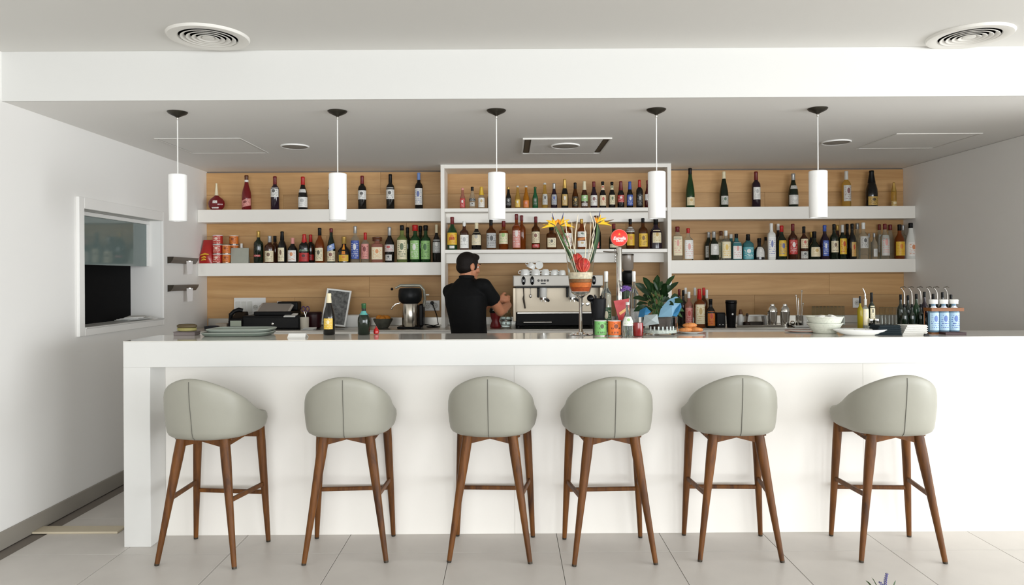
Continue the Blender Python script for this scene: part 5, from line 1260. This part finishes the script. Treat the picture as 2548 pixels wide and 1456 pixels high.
for i, (px, py, c_) in enumerate(tips):
    d = rnd.uniform(-.09, .11); e = qv(px, py, d); s_ = qv(1638 + rnd.uniform(-14, 14), 788, rnd.uniform(-.03, .03))
    mid = s_.lerp(e, .45) + Vector((0, 0, .035 + .02 * rnd.random())); q_ = s_.lerp(e, .75) + Vector((0, 0, .03))
    nv = Vector((rnd.uniform(-.5, .5), -1, rnd.uniform(.1, .9))).normalized()
    MB().tube([s_, s_.lerp(mid, .6) + Vector((0, 0, .01)), mid], .0018, 5).done('leaf_stalk', green_m, pl_)
    blade([mid, mid.lerp(q_, .5), q_, q_.lerp(e, .5), e], rnd.uniform(.014, .022), lm[c_], 'leaf', pl_, .2, nv)
# croissant plate
o = barthing('white_plate', 'white plate of croissants beside the plant bowl', 'plate', 1718, 829)
MB().lathe([(.001, .0), (.04, .0), (.05, .002), (.085, .010), (.087, .012), (.084, .013), (.05, .005), (.001, .004)], 40).done('plate_body', ceramic, o)
MB().lathe([(.04, .0), (.042, .0), (.042, .0025), (.04, .0025)], 32, cap0=False, cap1=False).done('foot_ring', ceramic, o)
crm = mat('pastry', (206, 132, 70), .5, var=.25, vscale=50, bump=.4, bscale=140)
for k, (a, c_, zz, rot_, lab_) in enumerate(((-.03, -.01, .020, .2, 'croissant on the white plate, on the plant side'), (.03, .0, .020, -.3, 'croissant on the white plate, away from the plant'), (.0, .012, .046, .1, 'croissant lying on top of the two others'))):
    t = thing('croissant', lab_, 'croissant', (o.location.x + a, o.location.y + c_, ZC + zz), rot_, 'croissants on the plate')
    pts = [(.04 * math.sin(u), -.02 * math.cos(u) + .012, 0) for u in [-1.5 + 3 * j / 10 for j in range(11)]]
    MB().tube(pts, [.004 + .0125 * math.sin(PI * j / 10) ** .7 * (1.0 if j % 2 else .88) for j in range(11)], 10).done('pastry_roll', crm, t)
    MB().tube([pts[4], pts[5], pts[6]], [.0165, .0178, .0165], 10).done('pastry_ridge', crm, t)
# white plate with red rim further along, platter, shakers, napkins
o = barthing('side_plate', 'flat white plate with a brown-red rim on the bar before the bowls', 'plate', 1995, 826)
MB().lathe([(.001, .0), (.06, .0), (.095, .006), (.098, .008), (.06, .0035), (.001, .003)], 40).done('plate_body', ceramic, o)
MB().lathe([(.0955, .0065), (.099, .0075), (.099, .0095), (.0955, .0085)], 40, cap0=False, cap1=False).done('red_rim', mat('rim_redbrown', (168, 104, 86), .4), o)
o = thing('white_dish', 'flat white tray lying on the back counter before the bar spoons', 'tray', (PX(2005, 817, 6.2), 6.21, ZB))
mbx('dish_body', ceramic, o, -.1, .08, -.02, .025, 0, .012, .004); mbx('dish_rim', ceramic, o, -.103, .083, -.023, .028, .012, .017, .002)
Yw = YREAR - .125
o = thing('white_bowl', 'white woven pattern bowl, lower of the stacked pair on the bar', 'bowl', (PX(2052, 820, Yw), Yw, ZC), 0, 'stacked white bowls')
wov = mat('woven_white', (226, 228, 214), .55, bump=1.0, bscale=160, var=.08, vscale=90)
wv = [(.001, .0), (.06, .0), (.068, .004), (.095, .05), (.1, .058), (.096, .059), (.066, .01), (.001, .009)]
MB().lathe(wv, 48).done('bowl_body', wov, o); MB().lathe([(.097, .055), (.102, .057), (.102, .061), (.097, .061)], 48, cap0=False, cap1=False).done('rim', wov, o)
o2 = thing('white_bowl', 'white woven pattern bowl, upper of the stacked pair on the bar', 'bowl', (o.location.x, Yw, ZC + .047), 0, 'stacked white bowls')
MB().lathe([(.001, .0), (.05, .0), (.06, .004), (.088, .014), (.104, .05), (.1, .052), (.06, .01), (.001, .009)], 48).done('bowl_body', wov, o2); MB().lathe([(.102, .047), (.107, .05), (.106, .054), (.101, .053)], 48, cap0=False, cap1=False).done('rim', wov, o2)
for k in range(5):
    t = thing('folded_napkin', 'white folded napkin inside the upper white bowl, %s from the bar spoons' % ORD[k], 'napkin', (o.location.x - .045 + .022 * k, Yw + .006 * (k % 2), ZC + .0615), 0, 'napkins in the white bowl')
    MB().box(-.022, .022, -.025, .025, 0, .036 + .008 * math.sin(k * 2), .004, rot=Matrix.Rotation(.2 * (k - 2), 4, 'Y')).done('napkin_fold', paper, t, smooth=False)
x_, y_ = onbar(2117, 829); y_ = 4.175
o = thing('oval_platter', 'long oval white platter on the bar before the salt shakers', 'platter', (x_, y_ + .01, ZC))
MB().lathe([(.001, .0), (.6, .0), (.66, .003), (.98, .026), (1, .03), (.97, .031), (.64, .007), (.001, .005)], 56, sx=.16, sy=.075).done('platter_body', ceramic, o)
MB().lathe([(.97, .029), (1.01, .0305), (1.0, .033), (.97, .0325)], 56, sx=.16, sy=.075, cap0=False, cap1=False).done('platter_rim', ceramic, o)
for k in range(3):
    t = thing('paper_napkin', ('white paper napkin lying in the oval platter, ' + ('bowl end', 'middle', 'shaker end')[k]), 'napkin', (x_ - .07 + .065 * k, y_ + .012, ZC + .0085), 0, 'paper napkins in the platter')
    MB().poly([(-.04, -.02, 0), (.05, -.025, .004), (.055, .03, .012), (-.035, .035, .01)], (0, 0, .004)).done('napkin_sheet', paper, t, smooth=False)
    MB().poly([(-.03, -.018, .0115), (.03, -.02, .0115), (.03, .012, .021), (-.025, .02, .022)], (0, 0, .003)).done('napkin_fold', paper, t, smooth=False)
Ysk = YREAR - .07
def cruet(px, label, c_, m_):
    t = thing('shaker', label, 'shaker', (PX(px, 815, Ysk), Ysk, ZC), 0, None)
    MB().lathe([(.019, 0), (.021, .003), (.022, .04), (.015, .052), (.013, .056)], 20).done('glass_body', thin_glass, t)
    MB().lathe([(.001, .004), (.0185, .004), (.0195, .036), (.001, .037)], 18).done('filling', mat(m_, c_, .8), t)
    MB().lathe([(.0135, .055), (.0145, .058), (.0135, .078), (.008, .083), (.001, .084)], 20).done('shaker_cap', chrome, t)
cruet(2166.5, 'salt shaker with a chrome cap beside the oval platter', (236, 234, 228), 'salt'); cruet(2182, 'pepper shaker with a chrome cap and brown filling', (150, 112, 86), 'pepper')
Yo = YREAR - .05
def barb2(px, yt, wpx, shape, glass, cap, cz, labels, desc, Y=Yo, name='oil_bottle', group='oil and vinegar bottles', **k):
    x, zt_ = P(px, yt, Y)
    return bottle(name, desc, 'bottle', group, x, Y, ZC, zt_ - ZC, wpx * Y / F / 2, shape, glass, cap, cz, labels, **k)
GL['l'] = mat('olive_oil_glass', (176, 158, 38), .05, trans=.4, ior=1.25)
barb2(2140, 737, 13, 'spirit', 'l', 'K', .8, '', 'slim bottle of yellow olive oil behind the platter')
o = barb2(2153, 744, 15, 'jar', 'c', 'I', .82, '.2,.7,C,I,1', 'clear vinegar bottle with a bent pouring spout')
zz = PZ(2153, 744, Yo) - ZC
MB().tube([(0, 0, zz), (-.002, 0, zz + .03), (-.01, 0, zz + .055), (-.016, 0, zz + .066)], [.0045, .004, .003, .0025], 8).done('pourer', chrome, o)
barb2(2168.5, 728, 17, 'spirit', 'd', 'K', .76, '.3,.66,C,K,.7', 'dark green bottle with a tall black cap beside the pouring bottle', Yo + .01)
# green bottles with pourers
pour = [(2241, 733, 'd'), (2259, 735, 'd'), (2280, 731, 'g'), (2300, 726, 'u'), (2322, 731, 'k'), (2345, 727, 'k'), (2366, 733, 'd')]
for k, (px, yt, g_) in enumerate(pour):
    t = barb2(px, yt, 16.8, 'spirit', g_, 'K', .86, '.1,.4,K,S,.9' if k % 2 else '', 'dark oil bottle with black cap, %s of the row from the salt shakers' % ORD[k], YREAR - .035 - .0 * k, group='dark oil bottles at the far end of the bar')
xw = 0
for k, px in enumerate((2250, 2269, 2291, 2314, 2332, 2357)):
    x, zt_ = P(px, 735, YREAR - .105); zt_ = PZ(px, 727, YREAR - .105) - ZC
    t = bottle('pourer_bottle', 'slim dark bottle with a bent steel pouring spout, %s from the salt shakers' % ORD[k], 'bottle', 'pouring spout bottles at the far end of the bar', x, YREAR - .105, ZC, PZ(px, 757, YREAR - .105) - ZC, .019, 'spirit', 'd', 'K', .88, '')
    z0 = PZ(px, 757, YREAR - .105) - ZC
    MB().tube([(0, 0, z0 - .002), (0, 0, z0 + .05), (-.003, 0, z0 + .075), (-.014, 0, z0 + .093), (-.02, 0, z0 + .097)], [.005, .004, .003, .0025, .002], 8).done('pourer', mat('pourer_steel', (150, 146, 140), .35, .8), t)
    MB().tube([(-.022, 0, z0 + .1), (.0, 0, z0 + .105), (.012, 0, z0 + .1)], [.002, .004, .002], 6).done('spout_flap', dark_metal, t)
# blue glasses crate
Yx = 4.25
xk0 = PX(2312, 820, Yx); cr = thing('bottle_crate', 'wooden banded holder of little blue labelled water bottles at the far end', 'holder', (xk0 + .085, Yx, ZC))
zc_ = lambda py: PZ(2338, py, Yx) - ZC
mbx('crate_floor', mat('crate_wood', (128, 78, 36), .5), cr, -.095, .095, -.04, .04, 0, .008, .002)
for y0 in (-.042, .036): mbx('crate_band', mat('crate_wood', (128, 78, 36), .5), cr, -.095, .095, y0, y0 + .006, zc_(774), zc_(766), .001)
for x0 in (-.097, .091):
    mbx('crate_end', mat('crate_wood', (128, 78, 36), .5), cr, x0, x0 + .006, -.036, .036, zc_(774), zc_(766), .001); mbx('crate_post', mat('crate_wood', (128, 78, 36), .5), cr, x0, x0 + .006, .03, .036, 0, zc_(774), .001)
GL['v'] = mat('sky_blue_glass', (140, 178, 204), .05, trans=.5, ior=1.2)
for k in range(3):
    bottle('water_bottle', 'small pale blue water bottle in the wooden holder, %s from the white napkins' % ORD[k], 'bottle', 'little water bottles in the wooden holder', cr.location.x - .06 + .06 * k, Yx, ZC + .0085, zc_(745) - .0085, .0285, 'jar', 'v', 'W', .86, '.06,.6,Z,B,1.2;.68,.8,W,B,1.3', capw=1.9)
# napkin piles
x_, y_ = onbar(2215, 835)
for k in range(5):
    t = thing('dark_napkin', 'dark teal folded napkin, %s from the bottom of the dark pile' % ORD[k], 'napkin', (x_, y_ + .055, ZC + .0115 * k), (k - 2) * .05, 'dark napkins in a pile')
    mbx('napkin_fold', mat('napkin_teal', (34, 44, 48), .85), t, -.075 + .002 * k, .073 - .002 * k, -.05, .05, 0, .006, .002); mbx('napkin_top_fold', mat('napkin_teal', (34, 44, 48), .85), t, -.073 + .002 * k, .071 - .002 * k, -.047, .047, .006, .011, .002)
x_, y_ = onbar(2279, 834)
for k in range(5):
    t = thing('white_napkin', 'white folded napkin, %s from the bottom of the white pile' % ORD[k], 'napkin', (x_ + .003 * k, y_ + .05, ZC + .0115 * k), (k - 2) * .04, 'white napkins in a pile')
    mbx('napkin_fold', mat('napkin_white', (220, 218, 212), .85), t, -.07, .07 - .003 * k, -.05, .05, 0, .006, .002); mbx('napkin_top_fold', mat('napkin_white', (220, 218, 212), .85), t, -.067, .067 - .003 * k, -.047, .047, .006, .011, .002)
x_, y_ = onbar(2303, 836)
t = thing('dark_clip', 'small black clip lying on the bar at the end of the white napkins', 'clip', (x_ + .012, y_ + .012, ZC))
MB().poly([(-.012, -.006, 0), (.014, -.006, 0), (.008, -.006, .011), (-.008, -.006, .011)], (0, .016, 0)).done('clip_body', black_p, t, smooth=False)
MB().tube([(-.006, .002, .01), (-.014, .002, .016), (-.006, .002, .018)], .0012, 5).done('clip_wire', steel, t)
x_, y_ = onbar(2362, 833)
t = thing('receipt_tray', 'small dark red tray at the end of the bar before the water bottles', 'tray', (x_ + .03, y_ + .02, ZC))
mbx('tray_floor', mat('tray_oxblood', (54, 22, 24), .4), t, -.06, .06, -.035, .035, 0, .005, .001)
for a in ((-.06, .06, -.035, -.031), (-.06, .06, .031, .035), (-.06, -.056, -.031, .031), (.056, .06, -.031, .031)): mbx('tray_lip', mat('tray_oxblood', (54, 22, 24), .4), t, *a, .005, .014, .001)

# ================================================================ HATCH WALL: order rails, plates on the sill
for k, (py0, nm) in enumerate(((641, 'upper'), (709, 'lower'))):
    y0, y1 = 5.98, 6.47
    zt_ = PZ(444, py0, 6.2)
    t = thing('order_rail', 'dark metal order rail on the hatch wall, %s of the two' % nm, 'rail', (XL, (y0 + y1) / 2, zt_), 0, 'order rails on the hatch wall')
    L_ = (y1 - y0) / 2
    rails = mat('rail_grey', (122, 114, 106), .5, .3)
    MB().poly([(0.0005, -L_, 0), (.05, -L_, 0), (.042, -L_, -.022), (.022, -L_, -.05), (.0005, -L_, -.052)], (0, 2 * L_, 0)).done('rail_body', rails, t, smooth=False)
    MB().poly([(.0005, -L_ - .003, .001), (.052, -L_ - .003, .001), (.044, -L_ - .003, -.023), (.023, -L_ - .003, -.052), (.0005, -L_ - .003, -.054)], (0, .003, 0)).done('end_cap', dark_metal, t, smooth=False)
    tk = thing('order_ticket', 'white paper slip hanging from the %s order rail' % nm, 'paper', (XL + .062, (y0 + y1) / 2 + .03, zt_ - .03), R(-55), 'paper slips on the order rails')
    MB().poly([(-.003, -.026, 0), (.0, -.024, -.05), (.004, -.02, -.115), (.004, .02, -.112), (.001, .024, -.05), (-.003, .026, 0)], (.0012, 0, 0)).done('slip', mat('slip_grey', (206, 200, 196), .8), tk, smooth=False)
    MB().box(-.004, .004, -.01, .01, -.006, .004, .001).done('clip_ball', steel, tk, smooth=False)
for k in range(4):
    t = thing('paper_stack_sheet', 'loose white paper on the hatch sill, %s from the bottom' % ORD[k], 'paper', (XL - .075 + .004 * k, HY1 - .22 - .02 * k, HZ0 + .009 + .0075 * k), .25 * (k - 1.5), 'papers on the hatch sill')
    MB().poly([(-.06, -.16, 0), (.07, -.15, .002), (.065, .13, .003), (-.055, .14, .001)], (0, 0, .0035)).done('sheet', paper, t, smooth=False)
    MB().poly([(.03, -.15, .0062), (.068, -.145, .0055), (.055, -.09, .0064), (.03, -.1, .006)], (0, 0, .0008)).done('curled_corner', paper, t, smooth=False)

# ================================================================ LAVENDER IN A POT ON THE FLOOR (its tips reach into the picture)
Yl = 3.05
lv = thing('potted_lavender', 'low pot of purple lavender on the floor at the far stool', 'plant', (PX(2206, 1500, Yl), Yl, 0))
MB().lathe([(.06, 0), (.065, .004), (.085, .12), (.09, .122), (.09, .135), (.082, .135), (.078, .12), (.001, .115)], 32).done('pot', mat('terracotta', (168, 98, 66), .7), lv)
MB().lathe([(.001, .112), (.076, .112), (.076, .12), (.001, .123)], 24).done('soil', mat('soil', (58, 42, 30)), lv)
lav = mat('lavender_purple', (98, 92, 148), .7)
hx = lambda px, py: Vector((PX(px, py, Yl) - lv.location.x, 0, PZ(px, py, Yl)))
for k, (px, py) in enumerate(((2207, 1426), (2188, 1447), (2224, 1458), (2200, 1466), (2215, 1470), (2180, 1472), (2232, 1475))):
    e = hx(px, py); s_ = Vector((.03 * math.sin(k * 1.7), .03 * math.cos(k * 1.7), .115))
    MB().tube([s_, s_.lerp(e, .5) + Vector((0, 0, .02)), e], .0013, 5).done('stem', mat('lavender_stem', (74, 84, 92), .6), lv)
    q = MB(); d = (e - s_).normalized()
    for j in range(9):
        b_ = e - d * (.006 + .0095 * j * 1.0); a = j * 2.3
        for m_ in range(3):
            aa = a + m_ * 2.1; q.ball(b_ + Vector((.0048 * math.cos(aa), .0048 * math.sin(aa), 0)), (.0026, .0026, .0036), 6, 4)
    q.done('flower_spike', lav, lv, kind='stuff')
for k in range(10):
    a = k * 2 * PI / 10; s_ = Vector((.03 * math.cos(a), .03 * math.sin(a), .118)); e = s_ + Vector((.05 * math.cos(a), .05 * math.sin(a), .07))
    blade([s_, s_.lerp(e, .4) + Vector((0, 0, .015)), s_.lerp(e, .8) + Vector((0, 0, .008)), e], .004, lm[2], 'leaf', lv, .2, Vector((math.sin(a), -math.cos(a), .4)).normalized())
# ================================================================ THE BARMAN
def capsule(mb, a, b_, ra, rb, n=14, flat=1.0, fdir=None):
    """tapered limb with round ends; closed, so that the union below becomes one skin"""
    a, b_ = Vector(a), Vector(b_); d = (b_ - a); L = d.length; d.normalize()
    u = d.cross(Vector((0, 0, 1))) if abs(d.z) < .9 else d.cross(Vector((0, 1, 0)))
    if fdir is not None: u = Vector(fdir) - d * d.dot(Vector(fdir))
    u.normalize(); v = d.cross(u); rr = []
    st = [(-ra * math.cos(t), ra * math.sin(t)) for t in [PI / 2 * k / 4 for k in range(1, 5)]]
    st = [(-ra * .99, ra * .1)] + st + [(L * t, ra + (rb - ra) * t) for t in (.25, .5, .75)] + [(L + rb * math.sin(t), rb * math.cos(t)) for t in [PI / 2 * k / 4 for k in range(0, 4)]] + [(L + rb * .99, rb * .1)]
    for s_, r in st:
        rr.append([a + d * s_ + (u * math.cos(2 * PI * i / n) + v * flat * math.sin(2 * PI * i / n)) * r for i in range(n)])
    mb.rings(rr)
def union(mb, name, m_, parent, voxel, smooth_it=4):
    bmesh.ops.recalc_face_normals(mb.bm, faces=mb.bm.faces[:])
    me = bpy.data.meshes.new('tmp'); mb.bm.to_mesh(me); mb.bm.free()
    t = bpy.data.objects.new('tmp', me); COL.objects.link(t)
    r = t.modifiers.new('r', 'REMESH'); r.mode = 'VOXEL'; r.voxel_size = voxel
    s_ = t.modifiers.new('s', 'SMOOTH'); s_.iterations = smooth_it; s_.factor = .5
    dg = bpy.context.evaluated_depsgraph_get(); dg.update()
    out = bpy.data.meshes.new_from_object(t.evaluated_get(dg)); bpy.data.objects.remove(t); bpy.data.meshes.remove(me)
    out.name = name
    return mobj(name, out, m_, parent, True, ang=180)
X0, Y0 = -.325, 5.75
man = thing('person', 'dark haired barman in a black polo shirt, seen from behind, working at the coffee machine', 'person', (X0, Y0, 0))
V = lambda x, y, z: Vector((x - X0, y - Y0, z))
skin = mat('skin', (196, 132, 98), .5, sub=.08); hairm = mat('dark_hair', (24, 18, 15), .6, bump=1.0, bscale=260); cloth = mat('black_cloth', (9, 9, 10), .75, bump=.25, bscale=90)
shL, shR = V(-.472, 5.83, 1.378), V(-.195, 5.715, 1.425)
elL, elR = V(-.335, 6.02, 1.185), V(-.068, 5.86, 1.215)
wrL, wrR = V(-.09, 6.11, 1.305), V(.0, 6.09, 1.255)
hipL, hipR = V(-.415, 5.79, .93), V(-.245, 5.735, .93)
neck = V(-.335, 5.80, 1.475); hc = V(-.322, 5.815, 1.583)
f = Vector((math.sin(R(52)), math.cos(R(52)), -.12)).normalized(); sd = Vector((math.cos(R(52)), -math.sin(R(52)), 0)); up = sd.cross(f)
def ell(mb, c, r, n=20, m=14):                      # ellipsoid in the head's own axes (side, forward, up)
    M_ = Matrix((sd, f, up)).transposed(); rr = []
    for j in range(m + 1):
        t = -PI / 2 + PI * j / m; k = max(math.cos(t), .03)
        rr.append([Vector(c) + M_ @ Vector((r[0] * k * math.cos(2 * PI * i / n), r[1] * k * math.sin(2 * PI * i / n), r[2] * math.sin(t))) for i in range(n)])
    mb.rings(rr)
H = lambda a, b_, c: hc + sd * a + f * b_ + up * c
b = MB()
ell(b, H(0, -.008, .02), (.072, .092, .082)); ell(b, H(0, .03, -.035), (.055, .062, .07)); ell(b, H(0, .062, -.085), (.03, .03, .024))
ell(b, H(0, .098, -.022), (.012, .016, .024)); ell(b, H(0, .104, -.035), (.016, .014, .011)); ell(b, H(0, .083, .012), (.05, .016, .012)); ell(b, H(0, .088, -.062), (.024, .01, .010))
for s_ in (-1, 1):
    ell(b, H(.074 * s_, -.008, -.012), (.011, .021, .033), 12, 8); ell(b, H(.05 * s_, .055, -.03), (.02, .022, .02), 12, 8)
capsule(b, neck + Vector((0, 0, -.08)), hc - up * .03 - f * .012, .058, .055)
capsule(b, V(-.33, 5.77, 1.05), V(-.34, 5.785, 1.29), .115, .12, flat=.7); capsule(b, shL + Vector((0, 0, -.03)), shR + Vector((0, 0, -.03)), .034, .034)
capsule(b, hipL, hipR, .11, .11)
def arm(sh, el, wr, palm_dir, side_dir, thumb_s):
    capsule(b, sh.lerp(el, .08), el, .046, .041); capsule(b, el, el.lerp(wr, .35), .042, .043); capsule(b, el.lerp(wr, .3), wr, .043, .027)
    pd, q = Vector(palm_dir).normalized(), Vector(side_dir).normalized(); nrm = pd.cross(q)
    k0 = wr + pd * .085
    capsule(b, wr, k0, .024, .026); capsule(b, wr + q * .018 + pd * .03, k0 + q * .026, .015, .014); capsule(b, wr - q * .018 + pd * .03, k0 - q * .026, .015, .014)
    for i, (o_, l_) in enumerate(((.030, .9), (.010, 1.0), (-.010, .95), (-.029, .75))):
        p0 = k0 + q * o_; p1 = p0 + (pd * .8 - nrm * .5).normalized() * .036 * l_; p2 = p1 + (pd * .2 - nrm * .95).normalized() * .026 * l_; p3 = p2 + (-pd * .45 - nrm * .8).normalized() * .019 * l_
        capsule(b, p0, p1, .0105, .0095, 8); capsule(b, p1, p2, .0095, .0088, 8); capsule(b, p2, p3, .0088, .0078, 8)
    t0 = wr + pd * .03 + q * .024 * thumb_s; t1 = t0 + (pd * .6 + q * thumb_s * .7 - nrm * .3).normalized() * .038; t2 = t1 + (pd * .8 - nrm * .6).normalized() * .03
    capsule(b, t0, t1, .014, .011, 8); capsule(b, t1, t2, .011, .0088, 8)
    return k0, nrm
kR, nR = arm(shR, elR, wrR, (-.15, .75, .22), (-.75, -.1, .62), 1)
kL, nL = arm(shL, elL, wrL, (.75, .35, -.1), (0.1, -.2, 1), 1)
for hp, sx_ in ((hipL, -1), (hipR, 1)):
    kn = hp + Vector((.0, .03, -.44)); an = kn + Vector((0, -.03, -.42))
    capsule(b, hp, kn, .085, .056); capsule(b, kn, an, .054, .036); capsule(b, an + Vector((0, -.02, -.035)), an + Vector((.06, .14, -.04)), .034, .03)
union(b, 'body', skin, man, .0052, 3)
# hair
b = MB()
ell(b, H(0, -.014, .03), (.078, .094, .083)); ell(b, H(0, -.035, -.015), (.072, .068, .06)); ell(b, H(0, .045, .075), (.055, .045, .032))
for s_ in (-1, 1): ell(b, H(.066 * s_, .022, .0), (.012, .018, .035), 12, 8)
union(b, 'hair', hairm, man, .006, 2)
for s_ in (-1, 1):
    q = MB().ball(H(.031 * s_, .069, -.002), .0105, 12, 8).done('eye', mat('eye_white', (232, 228, 222), .2), man)
    MB().ball(H(.031 * s_, .0775, -.002), .005, 10, 6).done('iris', mat('eye_dark', (30, 20, 14), .2), q)
    MB().tube([H(.014 * s_, .1, .018), H(.032 * s_, .094, .023), H(.05 * s_, .075, .018)], [.003, .0042, .002], 6).done('eyebrow', hairm, man)
# polo shirt
b = MB()
ax = (shR - shL).normalized()
def torso_ring(c, rx_, ry_):
    s2 = Vector((ax.x, ax.y, 0)).normalized(); f2 = Vector((-s2.y, s2.x, 0))
    return [c + s2 * rx_ * math.cos(2 * PI * i / 28) * se(2 * PI * i / 28, .5) + f2 * ry_ * math.sin(2 * PI * i / 28) * se(2 * PI * i / 28, .5) for i in range(28)]
rings_ = [(-.305, 5.765, .86, .145, .105), (-.307, 5.765, .94, .148, .112), (-.315, 5.765, 1.04, .144, .110), (-.328, 5.768, 1.16, .150, .112), (-.34, 5.773, 1.27, .166, .118), (-.342, 5.778, 1.345, .175, .116), (-.34, 5.783, 1.40, .15, .098), (-.336, 5.79, 1.445, .105, .08), (-.335, 5.797, 1.485, .066, .066)]
b.rings([torso_ring(V(x, y, z), a, c_) for x, y, z, a, c_ in rings_])
for sh, el in ((shL, elL), (shR, elR)):
    inn = sh.lerp(shL.lerp(shR, .5), .2)
    capsule(b, inn, sh, .066, .06); e2 = sh.lerp(el, .5)
    d = (el - sh).normalized(); u_ = d.cross(Vector((0, 0, 1))).normalized(); v_ = d.cross(u_)
    b.rings([[p + (u_ * math.cos(2 * PI * i / 20) + v_ * math.sin(2 * PI * i / 20)) * r for i in range(20)] for p, r in ((sh - d * .03, .045), (sh, .061), (sh.lerp(el, .3), .062), (sh.lerp(el, .58), .066), (sh.lerp(el, .6), .064))])
sh_o = union(b, 'polo_shirt', cloth, man, .0085, 3)
col = []
nd = (hc - neck).normalized()
for k, (r, z_) in enumerate(((.060, -.03), (.064, -.01), (.062, .014), (.058, .016), (.056, -.01))):
    c_ = neck + Vector((0, 0, z_ + .012)) ; col.append([c_ + Vector((r * math.cos(2 * PI * i / 24), r * math.sin(2 * PI * i / 24), -.008 * math.sin(2 * PI * i / 24))) for i in range(24)])
MB().rings(col, True, False, False).done('collar', cloth, sh_o)
b = MB(); capsule(b, hipL, hipR, .125, .125)
for hp in (hipL, hipR):
    kn = hp + Vector((.0, .03, -.44)); an = kn + Vector((0, -.03, -.40))
    capsule(b, hp, kn, .1, .07); capsule(b, kn, an, .07, .056)
union(b, 'trousers', mat('trouser_black', (20, 20, 22), .8), man, .012, 3)
for hp in (hipL, hipR):
    b = MB(); an = hp + Vector((0, 0, -.86))
    capsule(b, an + Vector((0, -.03, -.025)), an + Vector((.06, .15, -.03)), .045, .038); union(b, 'shoe', black_p, man, .009, 3)
# what he holds: a coffee filter handle and a little cup
hd = kR - nR * .03
t = thing('coffee_tamper', 'steel coffee tamper held in the hand of the barman', 'tamper', (hd.x + X0, hd.y + Y0, hd.z))
MB().lathe([(.026, -.07), (.028, -.068), (.028, -.058), (.012, -.05), (.009, -.02)], 20).done('tamper_base', steel, t)
MB().lathe([(.009, -.022), (.012, -.01), (.0125, .012), (.008, .03), (.001, .033)], 16).done('grip', black_p, t)
